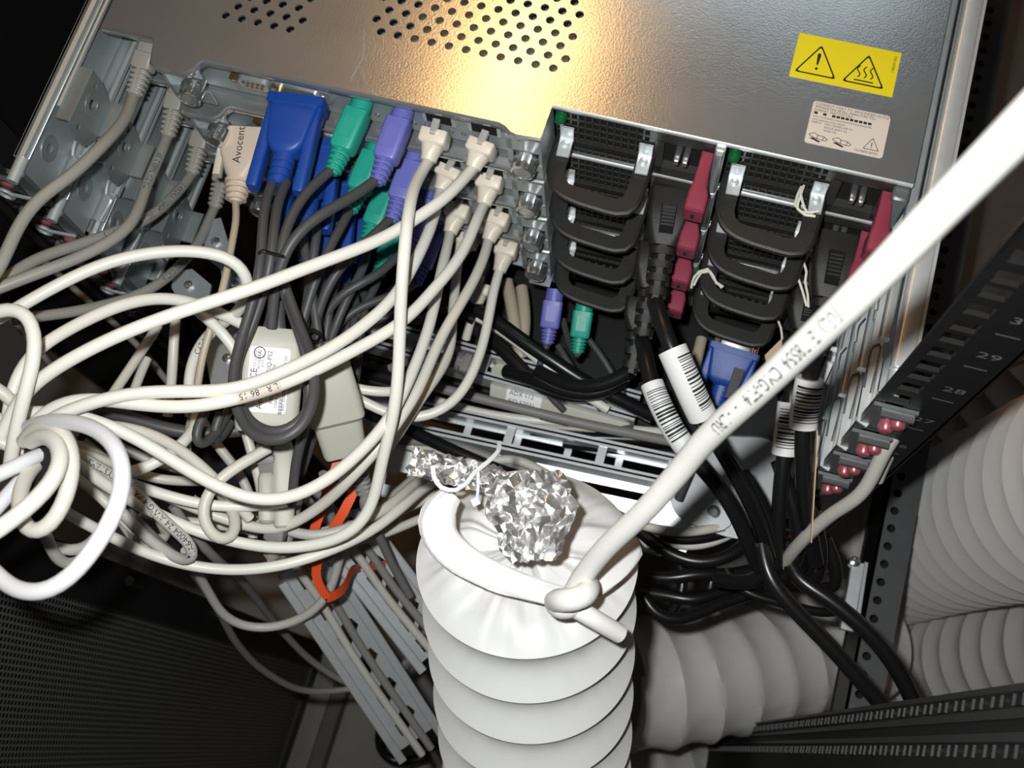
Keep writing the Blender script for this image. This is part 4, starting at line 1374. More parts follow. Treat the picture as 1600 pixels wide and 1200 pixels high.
# ================================================================== loose network cables on the left
G_ = 'loose network cables on the left'
LOOSE = [
    ('white cable hooking over at the far left edge, above the thick sweeping cable', 'white_cable', 6.1, [(-20, 495, 58), (0, 482, 60), (25, 471, 62), (45, 476, 62), (58, 500, 60), (60, 537, 58), (53, 570, 56), (43, 597, 54), (36, 625, 50), (27, 662, 44), (18, 705, 36), (14, 740, 28)], ()),
    ('white cable arching high over the left rails and curling down behind the sweeping cable', 'white_cable', 6.1, [(-20, 510, 20), (10, 492, 20), (45, 470, 20), (100, 440, 18), (150, 416, 14), (200, 401, 10), (250, 393, 6), (300, 391, 2), (350, 398, -2), (377, 408, -6), (391, 428, -10), (391, 452, -18), (380, 478, -30), (358, 500, -44), (335, 513, -56), (310, 540, -66), (297, 570, -72), (293, 605, -78), (298, 650, -84)], (('CAT 5  19', 4.2, .86, True),)),
    ('white cable in a low arch between the arched cable and the sweeping cable', 'white_cable', 6.1, [(390, 512, -46), (370, 500, -40), (337, 487, -32), (310, 474, -24), (275, 465, -16), (237, 465, -8), (200, 472, 0), (150, 492, 8), (112, 511, 14), (75, 533, 18), (45, 553, 22), (28, 580, 24), (20, 605, 24), (12, 640, 20), (10, 680, 14)], ()),
    ('white cable stub slanting down to the labelled adapter from the sweeping cable', 'white_cable', 6.0, [(300, 478, -40), (322, 495, -40), (350, 520, -42), (367, 542, -46), (380, 570, -54)], ()),
    ('near white loop, largest, bowing out over the perforated door', 'cool_cable', 6.3, [(45, 668, 60), (70, 658, 72), (105, 658, 84), (150, 669, 96), (180, 692, 104), (197, 725, 110), (198, 762, 112), (185, 802, 114), (162, 838, 116), (138, 875, 116), (120, 896, 114), (98, 922, 112), (62, 933, 110), (25, 925, 106), (0, 907, 102), (-20, 880, 98)], ()),
    ('white loop in the middle of the knot, hanging down past the black strap', 'cream_cable', 6.3, [(37, 690, 58), (45, 670, 64), (62, 660, 70), (84, 662, 76), (106, 680, 80), (117, 712, 84), (112, 760, 84), (100, 795, 84), (82, 828, 84), (57, 846, 82), (37, 833, 80), (27, 800, 76), (30, 762, 70), (42, 735, 62), (62, 718, 54), (80, 705, 46)], ()),
    ('small white loop inside the knot, running off at the left edge', 'white_cable', 6.5, [(48, 690, 68), (54, 680, 72), (68, 675, 78), (90, 687, 84), (103, 712, 90), (96, 742, 94), (75, 770, 98), (45, 792, 102), (20, 812, 104), (0, 830, 106), (-25, 850, 106)], ()),
    ('greyish white cable leaving the knot straight to the left edge, upper one', 'cool_cable', 6.2, [(85, 700, 50), (70, 707, 58), (37, 722, 66), (0, 741, 72), (-25, 756, 74)], ()),
    ('greyish white cable leaving the knot to the left edge, lower one', 'cool_cable', 6.2, [(62, 724, 48), (42, 740, 54), (14, 762, 60), (0, 784, 62), (-15, 815, 62)], ()),
    ('white cable at the far left edge running down from under the hooked cable', 'cream_cable', 6.0, [(-15, 600, 30), (10, 612, 28), (30, 630, 22), (40, 655, 14), (52, 690, 8), (70, 720, 4)], ()),
    ('white cable entering the knot from the left edge at its upper side', 'white_cable', 6.0, [(-20, 640, 24), (5, 660, 26), (25, 690, 26), (50, 712, 20), (80, 728, 8), (110, 740, -6)], ()),
    ('white cable entering the knot from the left edge at its lower side', 'cream_cable', 6.0, [(-20, 680, 30), (5, 690, 30), (30, 706, 26), (55, 716, 16), (90, 722, 2)], ()),
    ('cream cable reading AMP along its jacket, doubling back in a long loop', 'worn_cable', 6.0, [(60, 690, -4), (100, 700, -16), (130, 716, -26), (162, 735, -36), (190, 751, -44), (207, 762, -48), (222, 775, -50), (240, 797, -54), (265, 825, -60), (295, 842, -66), (312, 858, -70), (312, 876, -74), (296, 884, -78), (270, 870, -82), (240, 848, -84), (215, 830, -84), (190, 800, -80)], (('AMP SYSTEMS', 4.4, .17, True), ('T1A64004 24 AWG 4 PR', 4.4, .36, True))),
    ('lowest long white cable of the tangle, sagging along the bottom to the right', 'white_cable', 6.0, [(70, 780, -30), (110, 806, -44), (150, 826, -58), (200, 852, -72), (250, 872, -82), (300, 885, -88), (350, 891, -92), (400, 890, -94), (450, 882, -96), (500, 866, -98), (540, 850, -104), (580, 830, -114), (620, 800, -126), (660, 765, -150), (700, 742, -190)], ()),
    ('white cable running level through the middle of the tangle', 'white_cable', 6.0, [(90, 715, -20), (140, 735, -36), (190, 752, -50), (225, 763, -58), (262, 775, -64), (300, 786, -70), (350, 792, -74), (410, 790, -80), (470, 780, -90)], ()),
    ('white loop hanging like a hoop left of the small low adapter', 'cream_cable', 6.0, [(420, 700, -60), (397, 713, -58), (362, 733, -54), (335, 753, -52), (316, 775, -52), (310, 800, -54), (322, 832, -58), (336, 852, -62), (352, 861, -64), (370, 852, -66), (374, 826, -70), (366, 800, -76), (352, 780, -82), (334, 758, -92), (305, 735, -106), (270, 715, -120)], ()),
    ('white cable curling up out of the tangle below the black lead', 'white_cable', 6.0, [(190, 740, -46), (220, 738, -44), (240, 729, -44), (263, 712, -46), (287, 692, -52), (305, 670, -62), (308, 640, -74)], ()),
    ('cream cable crossing the tangle just under the long sagging white cable', 'cream_cable', 6.0, [(120, 662, -16), (170, 665, -24), (220, 672, -34), (262, 690, -44), (300, 715, -54), (330, 742, -62), (360, 775, -72), (390, 810, -84)], ()),
    ('grey cable dropping out of the tangle and swinging along the floor, upper of two', 'dull_cable', 5.6, [(200, 800, -90), (225, 825, -98), (250, 850, -112), (290, 880, -150), (310, 905, -200), (340, 950, -260), (370, 1005, -330), (415, 1050, -400), (480, 1080, -460), (550, 1076, -480), (610, 1060, -470), (640, 1035, -450), (660, 1000, -430)], ()),
    ('grey cable dropping out of the tangle and swinging along the floor, lower of two', 'dull_cable', 5.6, [(270, 790, -100), (300, 835, -115), (332, 868, -140), (375, 905, -220), (400, 935, -280), (440, 985, -360), (490, 1035, -420), (545, 1068, -450), (590, 1074, -460), (630, 1040, -450), (655, 1005, -440), (668, 970, -430)], ()),
    ('worn white cable hanging in a shallow curve below the orange strap', 'worn_cable', 6.0, [(290, 860, -150), (320, 915, -200), (352, 964, -236), (380, 979, -250), (415, 982, -254), (450, 975, -254), (490, 955, -246), (515, 925, -236), (525, 895, -226), (536, 850, -210)], ()),
    ('dark grey cable running level into the back of the labelled adapter', 'dark_cable', 7.5, [(150, 638, -60), (195, 650, -70), (237, 665, -80), (287, 676, -88), (330, 678, -92), (375, 672, -96)], ()),
    ('dark grey cable hanging in a tight bight left of the labelled adapter', 'dark_cable', 5.2, [(322, 640, -50), (310, 660, -48), (297, 690, -48), (300, 708, -50), (312, 708, -54), (328, 692, -58), (345, 668, -64), (358, 640, -70)], ()),
    ('second dark grey bight tucked inside the first beside the labelled adapter', 'dark_cable', 5.2, [(345, 645, -60), (335, 670, -58), (322, 697, -60), (330, 704, -66), (345, 690, -70), (360, 660, -76)], ()),
    ('grey cable crossing the dark left corner in a straight diagonal', 'dull_cable', 5.0, [(60, 400, -260), (120, 455, -270), (175, 502, -275), (225, 550, -280), (260, 595, -285), (300, 640, -290)], ()),
    ('short grey cable end in the dark below the left rails', 'dull_cable', 5.0, [(20, 500, -250), (50, 535, -255), (80, 570, -260)], ()),
    ('white cable standing upright just right of the lowest left rail', 'cream_cable', 5.8, [(276, 480, -90), (272, 525, -92), (270, 562, -96), (268, 600, -104), (262, 650, -112)], ()),
    ('white cable slanting up to the right in the gap below the sweeping cable', 'cream_cable', 5.8, [(247, 508, -110), (222, 548, -108), (192, 592, -104), (170, 625, -98)], ()),
    ('second slanting white cable close beside the first in the gap', 'cream_cable', 5.6, [(230, 560, -118), (216, 590, -116), (205, 625, -112)], ()),
    ('white cable running straight right from behind the plain adapter', 'white_cable', 6.0, [(500, 590, -120), (550, 606, -124), (587, 613, -126), (620, 613, -130), (660, 600, -150)], ()),
    ('worn cream cable curving under the long falling white cable to the lower left', 'worn_cable', 6.0, [(690, 735, -190), (645, 758, -140), (610, 790, -124), (575, 812, -118), (540, 828, -114), (500, 838, -112), (460, 835, -112), (420, 815, -112)], ()),
    ('white cable slanting right towards the duct, below the adapters', 'cream_cable', 5.8, [(500, 832, -160), (540, 822, -170), (590, 812, -180), (640, 792, -190), (690, 770, -200)], ()),
    ('second white cable slanting right towards the duct, lower', 'cream_cable', 5.8, [(545, 848, -180), (590, 838, -190), (630, 822, -200), (670, 805, -210)], ()),
    ('worn cable rising steeply to the cable arm left of the foil', 'worn_cable', 5.8, [(570, 815, -170), (600, 788, -180), (620, 770, -190), (645, 748, -205), (665, 730, -220)], ()),
    ('dark cable dropping from the plain adapter towards the orange strap', 'dull_cable', 5.4, [(505, 740, -130), (512, 780, -150), (520, 820, -170), (530, 850, -190)], ()),
    ('dull grey loop hanging in front of the orange strap', 'dull_cable', 5.4, [(470, 840, -170), (480, 868, -172), (500, 882, -174), (520, 876, -176), (530, 850, -178), (526, 810, -180)], ()),
    ('worn white cable trailing down from the knot to the lower left', 'worn_cable', 6.0, [(50, 790, -10), (62, 815, -20), (75, 845, -34), (85, 870, -46), (98, 890, -56), (112, 892, -60), (135, 875, -64), (155, 850, -70)], ()),
    ('worn white cable looping back beside the trailing one', 'worn_cable', 6.0, [(85, 855, -50), (110, 874, -54), (130, 868, -58), (150, 845, -64), (165, 815, -70)], ()),
]
for lab, m, dia, pts, pr in LOOSE:
    cable(lab, pts, dia, m, group=G_, prints=pr)
rnd = random.Random(5)
FILL = ['white_cable', 'cream_cable', 'worn_cable', 'cream_cable']
NTH = ['first', 'second', 'third', 'fourth', 'fifth', 'sixth', 'seventh', 'eighth', 'ninth', 'tenth', 'eleventh', 'twelfth']
FB = [[(75, 690), (125, 692), (150, 707), (180, 728), (215, 748)], [(70, 705), (120, 725), (160, 762), (200, 810), (215, 850)], [(80, 715), (130, 740), (175, 790), (205, 840), (218, 852)],
      [(90, 700), (150, 712), (200, 735), (250, 750), (320, 752)], [(150, 680), (200, 705), (240, 722), (290, 735), (350, 760), (400, 800)], [(220, 800), (260, 812), (300, 815), (350, 822), (400, 830)],
      [(130, 690), (160, 712), (172, 730), (200, 740)], [(215, 830), (235, 848), (255, 850), (268, 840), (250, 815)], [(100, 735), (140, 760), (180, 800), (212, 832), (240, 862)],
      [(300, 780), (330, 800), (360, 815), (400, 822), (450, 815)], [(315, 655), (340, 700), (370, 730), (390, 770), (400, 810), (395, 840)], [(375, 640), (388, 690), (400, 730), (410, 770), (412, 810)]]
for k, f_ in enumerate(FB):
    z0 = -100 - rnd.random() * 40
    cable('cream cable deep in the left tangle, %s from the black strap' % NTH[k], [(x, y, z0 - i * 6 - rnd.random() * 6) for i, (x, y) in enumerate(f_)], 5.9, FILL[k % 4], group=G_)
# black hook-and-loop strap around the knot
t = [P(50, 705, 52), P(62, 690, 60), P(80, 694, 62), P(88, 715, 62), P(84, 745, 58), P(70, 770, 54), P(54, 782, 48), P(47, 760, 44), P(46, 730, 46), P(50, 705, 52)]
tag(MB().ribbon(spline(t, 3), 20, 1.6, V((0, 0, 1))).build('hook_and_loop_strap', 'velcro'), 'black fuzzy hook-and-loop strap around the cable knot at the left', 'strap')
# orange strap
os_ = thing('orange_strap', 'bright orange strap looped behind the cables, left of the white duct', 'strap', P(520, 930, -260))
for pts in ([(562, 745, -120), (545, 785, -124), (528, 815, -130), (512, 840, -138), (497, 872, -150), (492, 900, -160), (498, 922, -166), (512, 934, -170)],
            [(530, 715, -128), (520, 745, -130), (505, 785, -134), (494, 820, -140), (482, 855, -150), (478, 885, -158)],
            [(512, 934, -171), (528, 930, -178), (540, 915, -190), (548, 895, -210), (575, 886, -300), (620, 880, -320)]):
    MB().ribbon(relax(spline([P(*p) for p in pts], 4), 4), 5.5, 1.0, V((.3, -.3, 1))).build('webbing', 'orange_strap', os_)
# cables running in and around the arms
ARM = [
    ('grey cable lying inside the upper cable arm', 'dull_cable', 7, [(640, 590, -250), (665, 600, -246), (720, 615, -244), (800, 635, -244), (880, 655, -246), (960, 672, -250), (1050, 690, -256), (1100, 700, -262)]),
    ('upper white cable running along between the two cable arms', 'white_cable', 6, [(680, 625, -262), (740, 642, -262), (820, 655, -262), (900, 662, -264), (1000, 672, -268), (1050, 676, -272)]),
    ('lower white cable running along between the two cable arms', 'cream_cable', 6, [(700, 646, -270), (780, 652, -268), (860, 664, -268), (940, 672, -270), (1040, 690, -274)]),
    ('upper black cable running along between the two cable arms', 'black_cable', 8, [(830, 672, -272), (900, 682, -270), (980, 686, -270), (1060, 692, -272), (1120, 700, -276)]),
    ('lower black cable running along between the two cable arms', 'black_cable', 8, [(880, 692, -276), (950, 700, -274), (1010, 706, -274), (1070, 708, -276)]),
    ('black cable slanting from under the white cables across the foil to the duct', 'black_cable', 8.5, [(560, 640, -238), (600, 655, -232), (640, 672, -226), (700, 700, -222), (760, 727, -222), (820, 748, -226), (880, 765, -232), (920, 790, -240)]),
    ('grey cable running beside the slanting black cable', 'dull_cable', 7, [(590, 680, -260), (640, 690, -256), (700, 692, -254), (780, 720, -256), (850, 745, -260), (900, 765, -266)]),
    ('white cable running along the front cable arm towards the cord', 'cream_cable', 6.4, [(610, 692, -262), (680, 705, -256), (740, 725, -254), (800, 715, -252), (850, 738, -250), (900, 768, -250), (950, 795, -250), (985, 815, -250), (1030, 828, -252), (1080, 832, -256), (1130, 822, -262)]),
    ('worn white cable hugging the right shoulder of the duct', 'worn_cable', 6.4, [(855, 742, -220), (900, 770, -214), (940, 795, -210), (965, 815, -210), (980, 840, -214), (985, 870, -222)]),
    ('white cable curving under the rounded pivot plate', 'white_cable', 6.4, [(1000, 822, -280), (1040, 848, -280), (1080, 854, -282), (1120, 846, -286), (1150, 830, -290)]),
    ('black cable bowing under the pivot plates to the cord bundle', 'black_cable', 9, [(985, 810, -262), (1005, 835, -258), (1040, 862, -256), (1085, 880, -254), (1130, 874, -254), (1165, 852, -256), (1190, 820, -262)]),
    ('black cable just above the bowing one under the pivot plate', 'black_cable', 7, [(1020, 836, -272), (1060, 844, -272), (1100, 842, -274), (1140, 830, -278)]),
    ('thick black cable slanting from behind the white plugs to the upper arm', 'black_cable', 10, [(690, 455, -205), (740, 480, -200), (780, 505, -198), (820, 535, -198), (870, 568, -200), (910, 595, -204), (960, 620, -210), (1020, 650, -220)]),
    ('second thick black cable from behind the white plugs, left of the white line', 'black_cable', 10, [(740, 510, -215), (775, 535, -212), (800, 560, -210), (825, 590, -210), (855, 610, -212), (900, 620, -216), (950, 616, -220)]),
    ('white cable between the two thick black cables behind the plugs', 'white_cable', 6.2, [(700, 478, -212), (740, 492, -208), (780, 515, -206), (820, 545, -206), (860, 578, -208), (900, 608, -212), (950, 640, -218)]),
    ('black cable arching across the dark gap above the front arm', 'black_cable', 7, [(520, 500, -190), (560, 480, -186), (600, 468, -184), (650, 470, -186), (700, 480, -192), (740, 500, -200)]),
    ('dark grey cable arching just below the black one in the gap', 'dark_cable', 6, [(500, 560, -168), (520, 530, -164), (560, 505, -162), (610, 495, -164), (660, 500, -170)]),
    ('cream cable hanging upright behind the rightmost white plug', 'beige_cable', 9, [(792, 440, -240), (800, 480, -236), (806, 520, -236), (815, 560, -240)]),
    ('second cream cable hanging upright behind the rightmost white plug', 'beige_cable', 9, [(815, 450, -244), (820, 490, -240), (818, 530, -240), (805, 570, -244)]),
    ('beige cable standing beside the blue video plug under the handles', 'beige_cable', 8, [(1096, 530, -236), (1088, 565, -232), (1080, 600, -232), (1078, 640, -236)]),
    ('black cable looping in front of the upper arm with fine white print', 'black_cable', 9, [(992, 570, -190), (985, 588, -186), (960, 606, -186), (925, 618, -188), (885, 614, -192), (850, 600, -196), (820, 588, -202), (790, 580, -210)]),
]
for lab, m, dia, pts in ARM:
    cable(lab, pts, dia, m, 'power_cable' if 'black' in m else 'network_cable', group='cables around the cable arms')
NM = ['grey cable', 'worn white cable']
for k, (pp, mm) in enumerate(ARMPATHS):
    cable('%s lying inside the %s slotted arm left of the big duct' % (NM[k % 2], 'lower' if k < 2 else 'upper'), pp, 6, mm, group='cables in the hanging arms')
# small beige plug end lying behind the rightmost plug
t = thing('network_cable', 'loose beige plug end in the dark behind the rightmost white cable', 'cable', P(748, 460, -210))
rj_boot(t, P(752, 444, -196), P(742, 480, -200), 'plug_beige')
jacket(t, [P(742, 480, -200), (735, 500, -206), (728, 530, -214)], 6, 'cream_cable')
# ================================================================== power cords


def c13(parent, S, E, relief):
    """black power plug from S (inlet) to E, then ribbed strain relief of given length"""
    M = frame(S, E)
    L = (E - S).length
    p = MB().loft([(0, 22, 16, 2), (1, 23, 17, 2.5), (L * .55, 22, 17, 3), (L * .8, 19, 16, 4), (L, 15, 14, 5)], M, 3).build('plug', 'black_plastic', parent)
    g_ = MB().loft([(L * .30, 8.5, 1.2, .4, 0, 8.6), (L * .82, 7.5, 1.2, .4, 0, 8.4)], M, 1).build('grip_pad', 'black_gloss', p)
    for k in range(6):
        a = L * (.36 + .06 * k)
        MB().loft([(a, 7, .5, .1, 0, 9.4), (a + L * .025, 7, .5, .1, 0, 9.4)], M, 1).build('grip_ridge', 'black_plastic', g_)
    r = MB().loft([(L, 9, 9, 4), (L + relief, 8, 8, 4)], M)
    r = r.build('strain_relief', 'black_plastic', parent)
    nr = max(3, int(relief / 7))
    for k in range(nr):
        a = L + relief * (k + .1) / nr
        d = 14 - 3.0 * k / nr
        MB().loft([(a, d, d - 1, 4.5), (a + relief / nr * .55, d, d - 1, 4.5)], M).build('relief_rib', 'black_plastic', r)
    MB().loft([(L, 5, 12, .8), (L + relief, 4.5, 9, .8)], M).build('relief_spine', 'black_plastic', r)
    return M @ V((0, 0, L + relief))


def sleeve(parent, pth, p0, p1, r, kind, twist=0.0):
    """paper barcode label wrapped around a cord between two points of its path"""
    i0 = min(range(len(pth)), key=lambda i: (pth[i] - p0).length)
    i1 = min(range(len(pth)), key=lambda i: (pth[i] - p1).length)
    if i0 > i1:
        i0, i1 = i1, i0
    seg = pth[i0:i1 + 1]
    s = MB().tube(seg, r, 16).build('barcode_label', 'label_white', parent, smooth=60)
    ln = sum((seg[i + 1] - seg[i]).length for i in range(len(seg) - 1))
    # stripes as partial rings on the camera side
    q = MB()
    rr = random.Random(int(ln * 10))
    d = ln * .12
    acc = [0]
    for i in range(1, len(seg)):
        acc.append(acc[-1] + (seg[i] - seg[i - 1]).length)
    while d < ln * .86:
        wd = rr.choice((.5, .5, .9, 1.3))
        i = 0
        while acc[i + 1] < d:
            i += 1
        p = lerp(seg[i], seg[i + 1], (d - acc[i]) / (acc[i + 1] - acc[i]))
        tg = (seg[i + 1] - seg[i]).normalized()
        e = CAM - p
        e = (e - tg * e.dot(tg)).normalized()
        sd = tg.cross(e)
        vs = []
        for j in range(9):
            a = math.radians((-80 if kind else -75) + (125 if kind else 70) * j / 8) + twist
            for o_ in (0, wd):
                vs.append(p + tg * o_ + (e * math.cos(a) + sd * math.sin(a)) * (r + .12))
        q.add(vs, [(2 * j, 2 * j + 1, 2 * j + 3, 2 * j + 2) for j in range(8)])
        d += wd + rr.choice((.6, .8, 1.2))
    q.build('barcode_stripes', 'ink', s, smooth=0)
    return seg


CORD = [
    # label, plug S, plug E, relief, path points, sleeves
    ('black power cord from the second server, left supply, wearing a wide white barcode label', (1050, 300, -62), (1036, 388, -66), 30,
     [(1026, 478, -66), (1036, 515, -64), (1050, 545, -64), (1070, 590, -70), (1092, 640, -80), (1112, 677, -90), (1132, 710, -100), (1155, 750, -112), (1175, 790, -126), (1192, 830, -144), (1200, 870, -160)], [((1046, 545, -64), (1090, 655, -80), 8.0, 0)]),
    ('black power cord from the third server, left supply, with a striped white label', (1028, 385, -108), (1016, 455, -112), 30,
     [(1006, 525, -112), (1008, 560, -108), (1014, 590, -106), (1035, 640, -108), (1062, 690, -112), (1100, 733, -118), (1132, 772, -126), (1156, 815, -138), (1173, 858, -150), (1185, 885, -164)], [((1016, 598, -106), (1074, 702, -114), 6.6, 1)]),
    ('black power cord from the fourth server, left supply, curling away to the left', (1008, 470, -152), (998, 520, -156), 26,
     [(985, 570, -160), (970, 592, -164), (930, 606, -170), (880, 600, -178), (840, 580, -186)], []),
    ('black power cord from the second server, right supply, grey-flanked plug under the crossing cord', (1310, 370, -62), (1290, 470, -66), 32,
     [(1272, 555, -74), (1266, 590, -80), (1258, 625, -86), (1254, 680, -96), (1256, 750, -112), (1264, 820, -134), (1275, 880, -160)], [((1263, 590, -80), (1254, 670, -96), 7.6, 1)]),
    ('black power cord from the third server, right supply, left of its labelled neighbour', (1270, 455, -108), (1255, 520, -112), 28,
     [(1240, 585, -118), (1236, 620, -122), (1230, 670, -128), (1224, 720, -136), (1218, 780, -148), (1215, 840, -162), (1210, 890, -176)], [((1235, 628, -122), (1225, 712, -134), 7.2, 1)]),
]
ends = []
for lab, s, e, rel, pts, sl_ in CORD:
    S, E = P(*s), P(*e)
    t = thing('power_cable', lab, 'power cord', P(*pts[-1]), 'black power cords from the supplies')
    X = c13(t, S, E, rel)
    _, pth = jacket(t, [X] + pts, 9.2, 'black_cable')
    for a, b_, r, kd in sl_:
        sleeve(t, pth, P(*a), P(*b_), r, kd)
G2 = 'loose black power cords at lower right'
BL = [
    ('black cord running from the bundle down to the lower right, nearer one', [(1190, 850, -150), (1200, 905, -150), (1222, 930, -152), (1250, 962, -156), (1300, 1012, -162), (1337, 1055, -168), (1370, 1092, -174), (1400, 1130, -180)], 9.4),
    ('black cord running from the bundle down to the lower right, farther one', [(1230, 850, -180), (1237, 898, -176), (1287, 930, -174), (1340, 972, -176), (1375, 1008, -180), (1405, 1050, -186), (1425, 1090, -192), (1440, 1130, -198)], 9.8),
    ('glossy black cord lying across the pale duct behind the brace', [(1135, 890, -230), (1145, 915, -228), (1180, 932, -228), (1237, 946, -230), (1275, 957, -232), (1308, 962, -234), (1320, 945, -240)], 6),
    ('black cord curving along the top of the horizontal duct', [(1005, 930, -250), (1010, 955, -250), (1040, 970, -252), (1080, 964, -256), (1120, 945, -262), (1170, 930, -268)], 8),
    ('black cord looping through the bundle, left side', [(1160, 740, -140), (1190, 790, -150), (1205, 840, -162), (1205, 880, -172), (1190, 905, -180), (1160, 912, -190), (1120, 905, -204)], 9),
    ('black cord looping through the bundle, middle', [(1215, 720, -150), (1240, 790, -160), (1250, 840, -170), (1245, 880, -178), (1225, 905, -186), (1200, 915, -196)], 9),
    ('black cord looping through the bundle, right side', [(1262, 790, -150), (1278, 830, -160), (1284, 870, -170), (1276, 905, -180), (1255, 918, -190)], 9),
    ('black cord hanging at the right edge of the bundle beside the brace', [(1290, 840, -190), (1305, 870, -196), (1312, 900, -202), (1306, 925, -210), (1290, 918, -220)], 7),
    ('black cord bunched in the dark below the pivot plates, upper', [(1010, 900, -290), (1050, 905, -286), (1090, 895, -284), (1130, 900, -288), (1180, 890, -292)], 9),
    ('black cord bunched in the dark below the pivot plates, lower', [(1000, 925, -300), (1045, 930, -296), (1085, 940, -294), (1120, 925, -298), (1160, 920, -302)], 9),
    ('black cord bunched in the dark below the pivot plates, crossing', [(1060, 875, -300), (1070, 905, -298), (1065, 935, -300), (1050, 955, -306)], 8),
    ('black cord bunched in the dark below the pivot plates, second crossing', [(1110, 880, -300), (1118, 910, -300), (1105, 935, -304), (1085, 950, -310)], 8),
    ('black cord lying on the floor left of the duct, outer loop', [(572, 1030, -900), (575, 1060, -910), (590, 1095, -920), (596, 1130, -930), (592, 1165, -940), (610, 1188, -950), (640, 1190, -950), (672, 1180, -950)], 12),
    ('black cord lying on the floor left of the duct, inner loop', [(600, 1045, -900), (612, 1080, -910), (622, 1110, -920), (640, 1145, -930), (665, 1162, -940), (690, 1166, -950)], 11),
]
for lab, pts, d in BL:
    cable(lab, pts, d, 'black_cable', 'power_cable', 'power cord', G2)
# thin tan label strip hanging beside the cords
tag(MB().ribbon(spline([P(1274, 600, -86), P(1276, 680, -98), P(1272, 760, -112), P(1267, 846, -130)], 6), 4, .5, V((1, .6, .2))).build('tan_tape', 'tan_paper'), 'thin tan tape hanging straight down beside the right power cords', 'tape')
ps = [P(x, y, -200) for x, y in ((1195, 555), (1222, 528), (1222, 600), (1208, 618))]
tag(MB().plate([(p.x, p.y) for p in ps], [], -200.6, -200).build('paper_tag', 'tan_paper'), 'tan paper tag behind the right-hand power plugs', 'tag')
t = thing('paper_label', 'small white paper label with numbers behind the right plugs, near the rails', 'label', P(1300, 560, -150))
ps = [P(x, y, -150) for x, y in ((1300, 540), (1312, 545), (1288, 600), (1278, 592))]
lb = MB().plate([(p.x, p.y) for p in ps], [], -150.5, -150).build('paper', 'label_white', t)
d1 = (ps[0] - ps[3]).normalized()
d2 = V((-d1.y, d1.x, 0))
q = MB()
Mx = Matrix(((d2.x, -d1.x, 0, ps[0].x), (d2.y, -d1.y, 0, ps[0].y), (0, 0, 1, -149.8), (0, 0, 0, 1)))
q2 = Matrix(((-d2.x, d1.x, 0, ps[0].x), (-d2.y, d1.y, 0, ps[0].y), (0, 0, 1, -149.8), (0, 0, 0, 1)))
print_on(q, '10 2', 4, q2 @ Matrix.Translation((0, -6, 0)))
print_on(q, 'Serv', 4, q2 @ Matrix.Translation((0, -11, 0)))
q.build('print', 'ink', lb, smooth=0)
# ---------------------------------------------------------------- strings on the handles
ST = [('frayed off-white string tied on the right clip of the top right supply', [[(1252, 292, -26), (1246, 305, -24), (1242, 320, -24), (1250, 330, -23), (1268, 334, -22), (1278, 328, -22)], [(1256, 290, -24), (1250, 308, -22), (1246, 326, -22), (1258, 336, -21), (1274, 338, -21)], [(1250, 296, -23), (1254, 316, -21), (1262, 332, -20), (1280, 330, -20)]]),
      ('off-white string hanging beside the second right handle', [[(1252, 402, -76), (1260, 425, -76), (1258, 440, -78), (1262, 460, -80), (1263, 480, -84)], [(1246, 432, -78), (1254, 455, -80), (1260, 478, -84)]]),
      ('loose off-white string curling over the divider by the third left latch', [[(1080, 450, -118), (1085, 432, -112), (1100, 422, -110), (1108, 424, -110), (1118, 440, -112), (1130, 448, -114)], [(1082, 440, -116), (1092, 424, -112), (1106, 420, -110), (1114, 434, -111), (1128, 450, -113)], [(1084, 446, -117), (1096, 426, -112), (1110, 424, -109), (1120, 444, -112)]]),
      ('short off-white string end by the lowest right handle', [[(1214, 498, -150), (1220, 512, -150), (1222, 530, -154)]])]
for lab, ss in ST:
    t = thing('string', lab, 'string', P(*ss[0][-1]))
    for s_ in ss:
        MB().tube(spline([P(*p) for p in s_], 3), .7, 6).build('strand', 'string', t)
# ================================================================== flexible ducts


def duct(axis, R, pitch, depth=.10, n=56, hand=1, wrinkle=0.0, phase=0.0, per=10, shear=0.0):
    """spiral hose: rows follow the wire so every crest is a clean edge"""
    pth = spline(axis, 4)
    fr = frames(pth, V((0.2, .1, 1)))
    acc = [0]
    for i in range(1, len(pth)):
        acc.append(acc[-1] + (pth[i] - pth[i - 1]).length)
    L = acc[-1]
    nrow = int((L / pitch + 2) * per)
    vs = []
    j = 0
    for i in range(nrow + 1):
        for k in range(n + 1):
            s = (i / per - 1 + hand * k / n + phase) * pitch
            ph = (i % per) / per
            sc = min(max(s, 0), L - 1e-3)
            j = min(int(sc / L * (len(pth) - 1)), len(pth) - 2)
            while j > 0 and acc[j] > sc:
                j -= 1
            while acc[j + 1] < sc:
                j += 1
            f = (sc - acc[j]) / (acc[j + 1] - acc[j])
            p = lerp(pth[j], pth[j + 1], f)
            t, u, v_ = fr[j]
            a = 6.28318530718 * k / n
            d = u * math.cos(a) + v_ * math.sin(a)
            r = R * (1 - depth * math.sin(math.pi * ph))
            if wrinkle and ph:
                w_ = math.sin(math.pi * ph)
                r += wrinkle * w_ * (noise.noise(V((math.cos(a) * 3, math.sin(a) * 3, s / 60))) + .8 * noise.noise(V((math.cos(a) * 10 + s / 14, math.sin(a) * 10, s / 50))))
            q = p + d * r
            if shear:
                c = CAM - p
                c = (c - t * c.dot(t)).normalized()
                q = q + t * (shear * r * d.dot(c))
            vs.append(q)
    fs = []
    for i in range(nrow):
        for k in range(n):
            a = i * (n + 1) + k
            quad = (a, a + 1, a + n + 2, a + n + 1)
            if len({tuple(round(c, 2) for c in vs[q_]) for q_ in quad}) == 4:
                fs.append(quad)
    return vs, fs, pth, fr


